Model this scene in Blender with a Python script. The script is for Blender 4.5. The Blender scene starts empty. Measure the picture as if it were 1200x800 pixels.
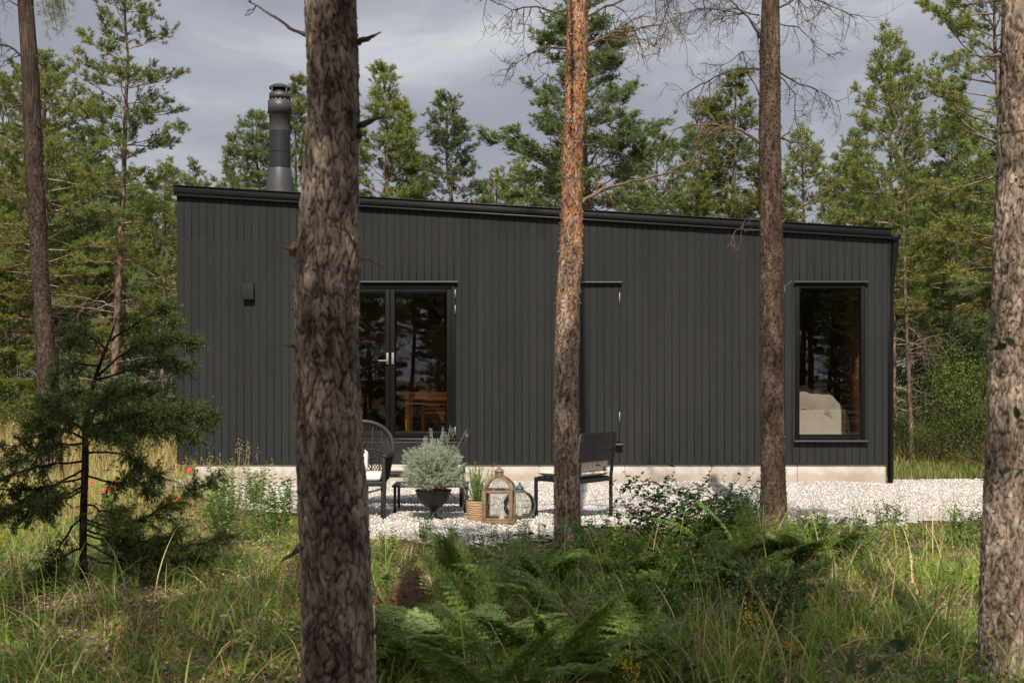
import bpy, math, random
import numpy as np
from mathutils import Vector, Matrix, noise as mn

random.seed(7)
RNG = np.random.default_rng(11)
SC = bpy.context.scene
COL = SC.collection
F, CX, HY, CAMZ = 1344.0, 600.0, 440.0, 1.52
WALL_Y = 16.0

def W(px, py, d):
    return Vector(((px - CX) * d / F, d, CAMZ - (py - HY) * d / F))

# ------------------------------------------------------------------ mesh builder
class MB:
    def __init__(self):
        self.v = []; self.q = []; self.t = []; self.n = 0; self.mi = []; self.ti = []; self.cols = []; self.hascol = False
    def add(self, v, quads=None, tris=None, m=0, col=None):
        v = np.asarray(v, dtype=np.float64).reshape(-1, 3)
        if quads is not None and len(quads):
            qa = np.asarray(quads, dtype=np.int64).reshape(-1, 4) + self.n
            self.q.append(qa); self.mi.append(np.full(len(qa), m))
        if tris is not None and len(tris):
            ta = np.asarray(tris, dtype=np.int64).reshape(-1, 3) + self.n
            self.t.append(ta); self.ti.append(np.full(len(ta), m))
        self.v.append(v)
        if col is not None: self.hascol = True
        c = np.zeros((len(v), 4)) if col is None else np.broadcast_to(np.asarray(col, dtype=np.float64), (len(v), 4))
        self.cols.append(c)
        self.n += len(v)
        return self
    def box(self, c, s, rz=0.0, m=0, rx=0.0, ry=0.0):
        hx, hy, hz = s[0] / 2, s[1] / 2, s[2] / 2
        p = np.array([[sx * hx, sy * hy, sz * hz] for sz in (-1, 1) for sy in (-1, 1) for sx in (-1, 1)])
        R = np.array(Matrix.Rotation(rz, 3, 'Z') @ Matrix.Rotation(ry, 3, 'Y') @ Matrix.Rotation(rx, 3, 'X'))
        p = p @ R.T + np.array(c)
        self.add(p, [[0, 2, 3, 1], [4, 5, 7, 6], [0, 1, 5, 4], [2, 6, 7, 3], [0, 4, 6, 2], [1, 3, 7, 5]], m=m)
        return self
    def b2(self, x0, x1, y0, y1, z0, z1, m=0):
        return self.box(((x0 + x1) / 2, (y0 + y1) / 2, (z0 + z1) / 2), (abs(x1 - x0), abs(y1 - y0), abs(z1 - z0)), m=m)
    def bar(self, a, b, w, h, m=0):
        a = Vector(a); b = Vector(b); d = (b - a); L = d.length; d.normalize()
        up = Vector((0, 0, 1)) if abs(d.z) < .95 else Vector((0, 1, 0))
        s = d.cross(up).normalized(); u = s.cross(d).normalized()
        p = []
        for q in (a, b):
            for i, j in ((-1, -1), (1, -1), (1, 1), (-1, 1)):
                p.append(q + s * (i * w / 2) + u * (j * h / 2))
        self.add([list(x) for x in p], [[0, 3, 2, 1], [4, 5, 6, 7], [0, 1, 5, 4], [1, 2, 6, 5], [2, 3, 7, 6], [3, 0, 4, 7]], m=m)
        return self
    def tube(self, pts, rad, n=6, m=0, cap=True):
        pts = np.asarray([list(p) for p in pts], dtype=float); k = len(pts)
        rad = np.broadcast_to(np.asarray(rad, dtype=float), (k,))
        d = np.gradient(pts, axis=0); d /= (np.linalg.norm(d, axis=1, keepdims=True) + 1e-9)
        ref = np.array([0, 0, 1.0]) if abs(d[:, 2]).mean() < .8 else np.array([0, 1.0, 0])
        s = np.cross(d, ref); s /= (np.linalg.norm(s, axis=1, keepdims=True) + 1e-9)
        u = np.cross(s, d)
        a = np.linspace(0, 2 * math.pi, n, endpoint=False)
        ring = s[:, None, :] * np.cos(a)[None, :, None] + u[:, None, :] * np.sin(a)[None, :, None]
        v = (pts[:, None, :] + ring * rad[:, None, None]).reshape(-1, 3)
        i = np.arange(k - 1)[:, None]; j = np.arange(n)[None, :]; j2 = (j + 1) % n
        q = np.stack([i * n + j, i * n + j2, (i + 1) * n + j2, (i + 1) * n + j], -1).reshape(-1, 4)
        tr = None
        if cap:
            v = np.vstack([v, pts[0], pts[-1]]); c0 = k * n; c1 = c0 + 1; jj = np.arange(n); j2 = (jj + 1) % n
            tr = np.vstack([np.stack([np.full(n, c0), j2, jj], -1), np.stack([np.full(n, c1), (k - 1) * n + jj, (k - 1) * n + j2], -1)])
        self.add(v, q, tr, m=m)
        return self
    def lathe(self, prof, c=(0, 0, 0), n=24, m=0):
        k = len(prof); a = np.linspace(0, 2 * math.pi, n, endpoint=False)
        v = np.array([[r * math.cos(t) + c[0], r * math.sin(t) + c[1], z + c[2]] for r, z in prof for t in a])
        i = np.arange(k - 1)[:, None]; j = np.arange(n)[None, :]; j2 = (j + 1) % n
        q = np.stack([i * n + j, i * n + j2, (i + 1) * n + j2, (i + 1) * n + j], -1).reshape(-1, 4)
        self.add(v, q, m=m)
        return self
    def obj(self, name, mats, parent=None, smooth=False, loc=None):
        me = bpy.data.meshes.new(name)
        V = np.vstack(self.v).astype(np.float32)
        nq = sum(len(x) for x in self.q); nt = sum(len(x) for x in self.t)
        lp = []; 
        if nq: lp.append(np.vstack(self.q).reshape(-1))
        if nt: lp.append(np.vstack(self.t).reshape(-1))
        L = np.concatenate(lp).astype(np.int32)
        starts = np.concatenate([np.arange(nq) * 4, nq * 4 + np.arange(nt) * 3]).astype(np.int32)
        me.vertices.add(len(V)); me.vertices.foreach_set('co', V.reshape(-1))
        me.loops.add(len(L)); me.loops.foreach_set('vertex_index', L)
        me.polygons.add(nq + nt); me.polygons.foreach_set('loop_start', starts)
        mi = np.concatenate([*self.mi, *self.ti]).astype(np.int32)
        me.polygons.foreach_set('material_index', mi)
        if smooth: me.polygons.foreach_set('use_smooth', np.ones(nq + nt, dtype=bool))
        if self.hascol:
            at = me.attributes.new('tint', 'FLOAT_COLOR', 'POINT')
            at.data.foreach_set('color', np.vstack(self.cols).astype(np.float32).reshape(-1))
        me.update(calc_edges=True)
        if smooth and len(V) < 60000: me.set_sharp_from_angle(angle=math.radians(38))
        for mt in (mats if isinstance(mats, (list, tuple)) else [mats]): me.materials.append(mt)
        o = bpy.data.objects.new(name, me); COL.objects.link(o)
        if parent is not None: o.parent = parent
        if loc is not None: o.location = loc
        return o

def bevel(o, w=0.004, seg=2):
    md = o.modifiers.new('bevel', 'BEVEL'); md.width = w; md.segments = seg; md.limit_method = 'ANGLE'; md.angle_limit = math.radians(40)
    return o

def tag(o, label=None, cat=None, group=None, kind=None):
    if label: o['label'] = label
    if cat: o['category'] = cat
    if group: o['group'] = group
    if kind: o['kind'] = kind
    return o

def empty(name, loc=(0, 0, 0), rz=0.0, label=None, cat=None, group=None):
    o = bpy.data.objects.new(name, None); COL.objects.link(o)
    o.location = loc; o.rotation_euler = (0, 0, rz); o.empty_display_size = .1
    return tag(o, label, cat, group)

def copy_tree(o, parent=None):
    c = o.copy(); COL.objects.link(c); c.parent = parent
    for ch in list(o.children): copy_tree(ch, c)
    return c

# ------------------------------------------------------------------ materials
def newmat(name):
    m = bpy.data.materials.new(name); m.use_nodes = True
    nt = m.node_tree; nt.nodes.clear()
    out = nt.nodes.new('ShaderNodeOutputMaterial')
    return m, nt, out
def N(nt, t, **kw):
    n = nt.nodes.new(t)
    for k, v in kw.items():
        if k.startswith('i_'): n.inputs[k[2:].replace('_', ' ')].default_value = v
        else: setattr(n, k, v)
    return n
def ramp(nt, fac, stops, interp='LINEAR'):
    r = nt.nodes.new('ShaderNodeValToRGB'); r.color_ramp.interpolation = interp
    el = r.color_ramp.elements
    while len(el) > 1: el.remove(el[-1])
    el[0].position = stops[0][0]; el[0].color = (*stops[0][1], 1) if len(stops[0][1]) == 3 else stops[0][1]
    for p, c in stops[1:]:
        e = el.new(p); e.color = (*c, 1)
    nt.links.new(fac, r.inputs[0])
    return r.outputs[0]
def coords(nt, scale=(1, 1, 1), kind='Object'):
    tc = N(nt, 'ShaderNodeTexCoord'); mp = N(nt, 'ShaderNodeMapping'); mp.inputs['Scale'].default_value = scale
    nt.links.new(tc.outputs[kind], mp.inputs['Vector'])
    return mp.outputs[0]
def noise(nt, vec, scale, detail=5, rough=.6, dist=0.0):
    n = N(nt, 'ShaderNodeTexNoise'); n.inputs['Scale'].default_value = scale; n.inputs['Detail'].default_value = detail
    n.inputs['Roughness'].default_value = rough; n.inputs['Distortion'].default_value = dist
    nt.links.new(vec, n.inputs['Vector'])
    return n.outputs[0]
def mix(nt, a, b, fac, mode='MIX'):
    n = N(nt, 'ShaderNodeMix', data_type='RGBA', blend_type=mode)
    for sock, val in ((n.inputs[6], a), (n.inputs[7], b), (n.inputs[0], fac)):
        if isinstance(val, (int, float)): sock.default_value = val
        elif isinstance(val, tuple): sock.default_value = (*val, 1) if len(val) == 3 else val
        else: nt.links.new(val, sock)
    return n.outputs[2]
def bumpn(nt, h, strength=.5, dist=.01):
    b = N(nt, 'ShaderNodeBump'); b.inputs['Strength'].default_value = strength; b.inputs['Distance'].default_value = dist
    nt.links.new(h, b.inputs['Height']); return b.outputs[0]
def pbr(nt, out, col, rough=.7, nrm=None, metal=0.0, spec=.5):
    b = N(nt, 'ShaderNodeBsdfPrincipled')
    if isinstance(col, tuple): b.inputs['Base Color'].default_value = (*col, 1)
    else: nt.links.new(col, b.inputs['Base Color'])
    if isinstance(rough, (int, float)): b.inputs['Roughness'].default_value = rough
    else: nt.links.new(rough, b.inputs['Roughness'])
    b.inputs['Metallic'].default_value = metal
    b.inputs['Specular IOR Level'].default_value = spec
    if nrm is not None: nt.links.new(nrm, b.inputs['Normal'])
    nt.links.new(b.outputs[0], out.inputs[0]); return b

def simple(name, col, rough=.6, metal=0.0, var=.15, scale=8, bump=.0, spec=.5, stretch=(1, 1, 1)):
    m, nt, out = newmat(name)
    v = coords(nt, stretch); n = noise(nt, v, scale, 6, .65)
    lo = tuple(c * (1 - var) for c in col); hi = tuple(min(1, c * (1 + var)) for c in col)
    c = ramp(nt, n, [(.3, lo), (.7, hi)])
    nb = bumpn(nt, noise(nt, v, scale * 6, 4, .6), bump, .003) if bump else None
    pbr(nt, out, c, rough, nb, metal, spec); return m

def leafmat(name, stops, trans=.35, rough=.55, patch=.0):
    m, nt, out = newmat(name)
    g = N(nt, 'ShaderNodeNewGeometry')
    c = ramp(nt, g.outputs['Random Per Island'], stops)
    oi = N(nt, 'ShaderNodeObjectInfo')
    hs = N(nt, 'ShaderNodeHueSaturation')
    mm = N(nt, 'ShaderNodeMapRange'); mm.inputs['To Min'].default_value = .8; mm.inputs['To Max'].default_value = 1.25
    nt.links.new(oi.outputs['Random'], mm.inputs['Value']); nt.links.new(mm.outputs[0], hs.inputs['Value'])
    if patch:
        pn = noise(nt, coords(nt), patch, 2, .5)
        mh = N(nt, 'ShaderNodeMapRange'); mh.inputs['From Min'].default_value = .3; mh.inputs['From Max'].default_value = .7
        mh.inputs['To Min'].default_value = .465; mh.inputs['To Max'].default_value = .52
        nt.links.new(pn, mh.inputs['Value']); nt.links.new(mh.outputs[0], hs.inputs['Hue'])
    nt.links.new(c, hs.inputs['Color']); c = hs.outputs[0]
    b = N(nt, 'ShaderNodeBsdfPrincipled'); nt.links.new(c, b.inputs['Base Color']); b.inputs['Roughness'].default_value = rough
    b.inputs['Specular IOR Level'].default_value = .35
    t = N(nt, 'ShaderNodeBsdfTranslucent'); nt.links.new(c, t.inputs[0])
    ms = N(nt, 'ShaderNodeMixShader'); ms.inputs[0].default_value = trans
    nt.links.new(b.outputs[0], ms.inputs[1]); nt.links.new(t.outputs[0], ms.inputs[2]); nt.links.new(ms.outputs[0], out.inputs[0])
    return m

def barkmat(name, plate_a, plate_b, crack, orange=None, oz=(1, 3), oamt=.8, scale=1.0, dark=(.02, .015, .012)):
    m, nt, out = newmat(name)
    v = coords(nt)
    at = N(nt, 'ShaderNodeAttribute', attribute_name='tint')
    sep = N(nt, 'ShaderNodeSeparateColor'); nt.links.new(at.outputs[0], sep.inputs[0])
    vs = coords(nt, (1, 1, .35))
    n1 = noise(nt, vs, 22 * scale, 6, .7)
    n2 = noise(nt, coords(nt, (1, 1, .5)), 5 * scale, 3, .6)
    c = ramp(nt, n1, [(.36, plate_b), (.5, tuple(a * .45 + b * .55 for a, b in zip(plate_a, plate_b))), (.64, plate_a)])
    if orange:
        # flaky orange upper bark: patches of peeled bark between grey scales
        vo = N(nt, 'ShaderNodeTexVoronoi', feature='F1'); vo.inputs['Scale'].default_value = 34 * scale
        nt.links.new(coords(nt, (1, 1, .6)), vo.inputs['Vector'])
        sx = N(nt, 'ShaderNodeSeparateColor'); nt.links.new(vo.outputs['Color'], sx.inputs[0])
        oc = ramp(nt, n1, [(.3, tuple(x * .55 for x in orange)), (.6, orange), (.8, tuple(min(1, x * 1.5) for x in orange))])
        tcz = N(nt, 'ShaderNodeSeparateXYZ'); nt.links.new(v, tcz.inputs[0])
        mr = N(nt, 'ShaderNodeMapRange'); mr.inputs['From Min'].default_value = oz[0]; mr.inputs['From Max'].default_value = oz[1]
        mr.inputs['To Min'].default_value = 0.0; mr.inputs['To Max'].default_value = oamt
        nt.links.new(tcz.outputs[2], mr.inputs['Value'])
        mx = N(nt, 'ShaderNodeMath', operation='MULTIPLY_ADD'); nt.links.new(n2, mx.inputs[0]); mx.inputs[1].default_value = .9
        nt.links.new(mr.outputs[0], mx.inputs[2])
        m0 = N(nt, 'ShaderNodeMath', operation='SUBTRACT'); nt.links.new(mx.outputs[0], m0.inputs[0]); m0.inputs[1].default_value = .22
        m2 = N(nt, 'ShaderNodeMath', operation='SUBTRACT'); nt.links.new(m0.outputs[0], m2.inputs[0]); nt.links.new(sx.outputs[0], m2.inputs[1])
        f = ramp(nt, m2.outputs[0], [(.3, (0, 0, 0)), (.5, (1, 1, 1))])
        c = mix(nt, c, oc, f)
    # furrows: 'tint' red = plate height
    f = ramp(nt, sep.outputs[0], [(.18, (.95, .95, .95)), (.52, (0, 0, 0))])
    c = mix(nt, c, crack, f)
    c = mix(nt, c, dark, ramp(nt, n1, [(.3, (.8, .8, .8)), (.42, (0, 0, 0))]))
    c = mix(nt, c, mix(nt, c, (.55, .52, .5), .8, 'MULTIPLY'), ramp(nt, n2, [(.42, (1, 1, 1)), (.56, (0, 0, 0))]))
    h = mix(nt, n1, sep.outputs[0], .4)
    nb = bumpn(nt, noise(nt, vs, 55 * scale, 6, .75), .9, .012)
    pbr(nt, out, c, .9, nb, 0, .2); return m

M = {}
def mats():
    M['needle'] = leafmat('pine_needles', [(0, (.11, .155, .036)), (.4, (.20, .25, .058)), (.75, (.27, .32, .085)), (.92, (.34, .36, .12)), (1, (.44, .35, .16))], .5, .5, .35)
    M['needle_blue'] = leafmat('pine_needles_bluish', [(0, (.10, .16, .055)), (.5, (.175, .245, .085)), (1, (.26, .33, .13))], .5, .5, .35)
    M['juniper'] = leafmat('juniper_needles', [(0, (.035, .07, .016)), (.5, (.07, .115, .024)), (.9, (.13, .16, .034)), (1, (.2, .1, .035))], .3, .5)
    M['grass'] = leafmat('grass_blades', [(0, (.07, .16, .016)), (.45, (.17, .30, .03)), (.68, (.32, .40, .06)), (.8, (.55, .43, .18)), (1, (.78, .62, .34))], .4, .5, .8)
    M['grass_dry'] = leafmat('dry_grass', [(0, (.26, .32, .06)), (.4, (.52, .46, .14)), (1, (.76, .58, .28))], .4, .55, .5)
    M['leaf'] = leafmat('green_leaves', [(0, (.06, .14, .02)), (.6, (.13, .25, .035)), (1, (.25, .34, .06))], .35, .4)
    M['leaf_dark'] = leafmat('dark_leaves', [(0, (.028, .07, .02)), (.7, (.055, .12, .03)), (1, (.09, .15, .04))], .3, .35)
    M['bush'] = leafmat('bush_leaves', [(0, (.05, .08, .018)), (.6, (.10, .135, .03)), (1, (.22, .21, .06))], .4, .5)
    M['fern'] = leafmat('fern_leaflets', [(0, (.095, .165, .027)), (.6, (.165, .26, .042)), (1, (.29, .35, .08))], .4, .45)
    M['fern_sunlit'] = leafmat('sunlit_fern', [(0, (.30, .42, .12)), (1, (.42, .52, .18))], .4, .45)  # paler copy of the fern green, sunlight painted into the leaflets
    M['fern_orange'] = leafmat('orange_fern', [(0, (.45, .17, .03)), (1, (.65, .3, .06))], .35, .5)
    M['fern_brown'] = leafmat('brown_fern', [(0, (.10, .055, .025)), (1, (.2, .11, .045))], .3, .6)
    M['litter'] = leafmat('leaf_litter', [(0, (.10, .055, .03)), (.5, (.30, .19, .11)), (1, (.58, .42, .28))], .1, .7)
    M['silver'] = leafmat('silver_leaves', [(0, (.26, .31, .22)), (.6, (.40, .45, .32)), (1, (.58, .61, .46))], .25, .7)
    M['herb'] = leafmat('herb_leaves', [(0, (.12, .2, .04)), (1, (.25, .33, .09))], .35, .5)
    M['lav'] = leafmat('lavender_flowers', [(0, (.25, .19, .3)), (1, (.42, .34, .46))], .2, .6)
    M['poppy'] = leafmat('poppy_petals', [(0, (.65, .05, .015)), (1, (.85, .11, .03))], .35, .5)
    M['yellow'] = leafmat('yellow_flowers', [(0, (.6, .42, .02)), (1, (.75, .6, .04))], .3, .6)
    M['stem'] = simple('green_stems', (.12, .15, .05), .6)
    M['stem_dry'] = simple('dry_stems', (.36, .27, .15), .7)
    M['stem_brown'] = simple('brown_stems', (.13, .08, .05), .8)
    M['twig'] = simple('dead_twigs', (.075, .058, .046), .85, var=.35, scale=20, bump=.3)
    M['twig_pale'] = simple('pale_dead_twigs', (.25, .19, .14), .85, var=.3, scale=10)
    M['twig_tan'] = simple('tan_dead_branch', (.15, .097, .062), .85, var=.3, scale=20, bump=.3)
    M['bark_front'] = barkmat('pine_bark_grey', (.44, .345, .27), (.12, .088, .07), (.03, .022, .018), orange=(.42, .22, .12), oz=(1, 20), oamt=.0)
    M['bark_orange'] = barkmat('pine_bark_orange', (.60, .46, .36), (.22, .14, .10), (.05, .03, .025), orange=(.56, .26, .11), oz=(1.6, 3.2), oamt=.85, scale=1.25)
    M['bark_dark'] = barkmat('pine_bark_dark', (.22, .15, .108), (.07, .046, .035), (.03, .022, .02), orange=(.32, .16, .085), oz=(2.5, 9), oamt=.15)
    M['bark_right'] = barkmat('pine_bark_patched', (.56, .445, .34), (.20, .148, .11), (.04, .03, .024), orange=(.50, .26, .15), oz=(.5, 3), oamt=.16)
    M['bark_left'] = barkmat('pine_bark_brown', (.12, .083, .062), (.045, .031, .025), (.025, .018, .015), orange=(.24, .12, .065), oz=(2.5, 7), oamt=.05)
    M['bark_far'] = barkmat('far_pine_bark', (.33, .24, .18), (.15, .10, .08), (.06, .04, .03), orange=(.36, .21, .13), oz=(1.5, 6), oamt=.25)
    M['bark_jun'] = barkmat('juniper_bark', (.10, .06, .045), (.04, .026, .02), (.02, .012, .01))

    # cladding: dark rough-sawn boards, each board a slightly different tone
    m, nt, out = newmat('dark_cladding')
    g = N(nt, 'ShaderNodeNewGeometry'); v = coords(nt)
    vs = coords(nt, (60, 60, 3.2)); gr = noise(nt, vs, 1, 6, .7)
    fine = noise(nt, coords(nt, (1, 1, .6)), 75, 2, .6)
    c = ramp(nt, g.outputs['Random Per Island'], [(0, (.0192, .0198, .0194)), (1, (.0228, .0233, .0227))])
    c = mix(nt, c, (.039, .0385, .038), ramp(nt, gr, [(.55, (0, 0, 0)), (.8, (.7, .7, .7))]))
    c = mix(nt, c, (.021, .021, .0205), ramp(nt, gr, [(.25, (.6, .6, .6)), (.45, (0, 0, 0))]))
    c = mix(nt, c, (.10, .095, .085), ramp(nt, fine, [(.67, (0, 0, 0)), (.73, (.8, .8, .8))]))
    kn = N(nt, 'ShaderNodeTexVoronoi'); kn.inputs['Scale'].default_value = 1.0; nt.links.new(coords(nt, (9.4, 9, 3.0)), kn.inputs['Vector'])
    c = mix(nt, c, (.02, .019, .018), ramp(nt, kn.outputs[0], [(.03, (.8, .8, .8)), (.075, (0, 0, 0))]))
    c = mix(nt, c, (.032, .0318, .031), ramp(nt, noise(nt, coords(nt, (.9, 1, .35)), 1.0, 5, .65), [(.45, (0, 0, 0)), (.7, (.55, .55, .55))]))
    nb = bumpn(nt, gr, .45, .004)
    pbr(nt, out, c, .85, nb, 0, .2); M['clad'] = m
    M['backing'] = simple('board_backing', (.016, .016, .016), .95, spec=.1)

    m, nt, out = newmat('concrete_plinth')
    v = coords(nt); n1 = noise(nt, v, 2.2, 6, .6); n2 = noise(nt, v, 40, 4, .7)
    c = ramp(nt, n1, [(.3, (.39, .335, .29)), (.5, (.50, .45, .405)), (.7, (.56, .515, .475))])
    c = mix(nt, c, (.33, .27, .23), ramp(nt, n2, [(.62, (0, 0, 0)), (.8, (.5, .5, .5))]))
    sz = N(nt, 'ShaderNodeSeparateXYZ'); nt.links.new(v, sz.inputs[0])
    ad = N(nt, 'ShaderNodeMath', operation='MULTIPLY_ADD'); nt.links.new(noise(nt, v, 9, 5, .7), ad.inputs[0]); ad.inputs[1].default_value = -.28; nt.links.new(sz.outputs[2], ad.inputs[2])
    c = mix(nt, c, (.30, .23, .17), ramp(nt, ad.outputs[0], [(0, (.45, .45, .45)), (.05, (.0, .0, .0))]))
    dr_ = noise(nt, coords(nt, (7, 7, .5)), 1.0, 4, .6)
    c = mix(nt, c, (.34, .29, .25), ramp(nt, dr_, [(.58, (0, 0, 0)), (.7, (.45, .45, .45))]))
    pbr(nt, out, c, .85, bumpn(nt, n2, .3, .003), 0, .3); M['plinth'] = m

    M['trim'] = simple('black_sheet_metal', (.011, .011, .011), .7, var=.15, spec=.25)
    M['flash'] = simple('black_flashing', (.022, .022, .022), .45, .2, var=.1)
    M['frame'] = simple('black_frame_paint', (.006, .006, .006), .55, var=.1, spec=.15)
    M['steel'] = simple('brushed_steel', (.28, .28, .27), .6, .7, var=.1)
    M['chim'] = simple('grey_flue_paint', (.055, .054, .056), .5, .2, var=.12, scale=5)
    M['chim_shaded'] = simple('shaded_flue_paint', (.013, .013, .014), .5, .1, var=.15, scale=5)  # same flue darkened: the shadow across its lower pipe is put into the colour
    M['chimdark'] = simple('flue_inside', (.01, .01, .01), .6)
    M['blackpaint'] = simple('chair_black_paint', (.004, .004, .004), .6, var=.15)
    M['bench'] = simple('bench_grey_metal', (.05, .05, .05), .5, var=.2)
    M['cushion'] = simple('beige_cushion', (.50, .45, .38), .9, var=.12, scale=15, bump=.3)
    M['cushw'] = simple('white_cushion', (.7, .67, .62), .9, var=.1, scale=15, bump=.2)
    M['wicker'] = simple('dark_wicker', (.014, .010, .009), .55, var=.4, scale=60, bump=.4)
    M['terra'] = simple('terracotta', (.22, .06, .035), .8, var=.3, scale=20)
    M['soil'] = simple('potting_soil', (.03, .02, .015), .95, var=.3, scale=60, bump=.5)
    M['iron'] = simple('black_iron', (.018, .018, .018), .5, .3, var=.3, scale=20)
    M['copper'] = simple('weathered_copper', (.21, .135, .085), .65, .1, var=.35, scale=25, bump=.2)
    M['zinc'] = simple('grey_zinc', (.09, .105, .10), .5, .5, var=.3, scale=20)
    M['candle'] = simple('candle_wax', (.7, .65, .52), .6)
    M['duvet'] = simple('white_duvet', (.56, .53, .49), .9, var=.06, scale=6, bump=.2)
    M['bedsk'] = simple('cream_bed_skirt', (.85, .83, .78), .9, var=.05, scale=6, bump=.15)
    M['inwall'] = simple('brown_panelling', (.36, .20, .11), .6, var=.25, scale=4, stretch=(1, 1, 6))
    M['infloor'] = simple('oak_floor', (.42, .27, .15), .5, var=.25, scale=5, stretch=(6, 1, 1))
    M['oak'] = simple('golden_oak', (.78, .44, .13), .5, var=.2, scale=5, stretch=(1, 6, 6))
    M['shade'] = simple('paper_shade', (.45, .38, .30), .9)
    # woven basket
    m, nt, out = newmat('woven_basket')
    v = coords(nt); wv = N(nt, 'ShaderNodeTexWave', bands_direction='Z'); wv.inputs['Scale'].default_value = 14; wv.inputs['Distortion'].default_value = 9; wv.inputs['Detail'].default_value = 3
    nt.links.new(v, wv.inputs[0])
    c = ramp(nt, wv.outputs['Fac'], [(0, (.20, .11, .055)), (.5, (.42, .26, .14)), (1, (.56, .38, .22))])
    pbr(nt, out, c, .8, bumpn(nt, wv.outputs['Fac'], .8, .006)); M['basket'] = m
    # glass: transparent pane plus fresnel mirror
    for nm, tint, ro in (('glass', (.58, .565, .53), .0), ('lantern_glass', (.85, .87, .85), .02)):
        m, nt, out = newmat(nm)
        t = N(nt, 'ShaderNodeBsdfTransparent'); t.inputs[0].default_value = (*tint, 1)
        gl = N(nt, 'ShaderNodeBsdfGlossy'); gl.inputs['Roughness'].default_value = ro; gl.inputs[0].default_value = (.9, .92, .95, 1)
        gm = N(nt, 'ShaderNodeNewGeometry'); dp = N(nt, 'ShaderNodeVectorMath', operation='DOT_PRODUCT')
        nt.links.new(gm.outputs['Incoming'], dp.inputs[0]); nt.links.new(gm.outputs['Normal'], dp.inputs[1])
        ab = N(nt, 'ShaderNodeMath', operation='ABSOLUTE'); nt.links.new(dp.outputs['Value'], ab.inputs[0])
        om = N(nt, 'ShaderNodeMath', operation='SUBTRACT'); om.inputs[0].default_value = 1; nt.links.new(ab.outputs[0], om.inputs[1])
        pw = N(nt, 'ShaderNodeMath', operation='POWER'); pw.inputs[1].default_value = 5; nt.links.new(om.outputs[0], pw.inputs[0])
        mu = N(nt, 'ShaderNodeMath', operation='MULTIPLY_ADD'); mu.inputs[1].default_value = .9; mu.inputs[2].default_value = .09 if nm == 'glass' else .05
        nt.links.new(pw.outputs[0], mu.inputs[0])
        ms = N(nt, 'ShaderNodeMixShader'); nt.links.new(mu.outputs[0], ms.inputs[0])
        nt.links.new(t.outputs[0], ms.inputs[1]); nt.links.new(gl.outputs[0], ms.inputs[2]); nt.links.new(ms.outputs[0], out.inputs[0])
        M[nm] = m
    # forest floor
    m, nt, out = newmat('forest_floor')
    v = coords(nt); n1 = noise(nt, v, 1.1, 6, .65); n2 = noise(nt, v, 30, 5, .75)
    c = ramp(nt, n1, [(.3, (.06, .065, .03)), (.48, (.13, .095, .055)), (.62, (.32, .22, .14)), (.75, (.14, .14, .05))])
    c = mix(nt, c, (.045, .03, .02), ramp(nt, n2, [(.3, (.9, .9, .9)), (.5, (0, 0, 0))]))
    c = mix(nt, c, (.34, .25, .17), ramp(nt, n2, [(.6, (0, 0, 0)), (.75, (.7, .7, .7))]))
    pbr(nt, out, c, .95, bumpn(nt, n2, .9, .04), 0, .2); M['floor'] = m
    # gravel
    m, nt, out = newmat('white_gravel')
    v = coords(nt); vo = N(nt, 'ShaderNodeTexVoronoi'); vo.inputs['Scale'].default_value = 60; nt.links.new(v, vo.inputs['Vector'])
    sx = N(nt, 'ShaderNodeSeparateColor'); nt.links.new(vo.outputs['Color'], sx.inputs[0])
    c = ramp(nt, sx.outputs[0], [(0, (.45, .41, .38)), (.4, (.57, .53, .495)), (1, (.67, .635, .60))])
    c = mix(nt, c, (.46, .37, .30), ramp(nt, noise(nt, v, .8, 4, .6), [(.45, (0, 0, 0)), (.75, (.6, .6, .6))]))
    c = mix(nt, c, (.16, .14, .12), ramp(nt, vo.outputs[0], [(.5, (0, 0, 0)), (.8, (.8, .8, .8))]))
    inv = N(nt, 'ShaderNodeMath', operation='SUBTRACT'); inv.inputs[0].default_value = 1; nt.links.new(vo.outputs[0], inv.inputs[1])
    pbr(nt, out, c, .9, bumpn(nt, inv.outputs[0], 1, .02), 0, .2); M['gravel'] = m
    m, nt, out = newmat('gravel_stones')
    g = N(nt, 'ShaderNodeNewGeometry')
    c = ramp(nt, g.outputs['Random Per Island'], [(0, (.32, .28, .25)), (.12, (.53, .48, .44)), (.6, (.65, .605, .565)), (1, (.74, .705, .67))])
    pbr(nt, out, c, .85, None, 0, .3); M['stone'] = m
mats()

# ------------------------------------------------------------------ terrain
def gfront(x):   # front edge of the gravel yard
    return np.interp(x, [-8, -5.4, -4.2, -3.0, -2.2, -1.6, -.8, .3, .8, 1.6, 3.0, 5.0, 9.0], [17, 14.8, 13.6, 13.0, 12.4, 10.9, 10.2, 10.2, 10.8, 11.2, 11.6, 12.3, 12.8])
def hgt(x, y):
    x = np.asarray(x, float); y = np.asarray(y, float)
    h = .05 * np.sin(x * .9 + 1.3) * np.sin(y * .7 + .4) + .03 * np.sin(x * 2.3 + y * 1.7) + .015 * np.sin(x * 5.1 - y * 4.3)
    yard = np.clip((y - gfront(x) + .1) / .8, 0, 1) * np.clip((x + 6.2) / .8, 0, 1) * np.clip((9.5 - x) / 1, 0, 1) * np.clip((26 - y) / 3, 0, 1)
    h = h * (1 - yard)
    far = np.clip((y - 17) / 30, 0, 1) * 1.0
    h = h + far * .35 * (1 - yard)
    return h
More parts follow.
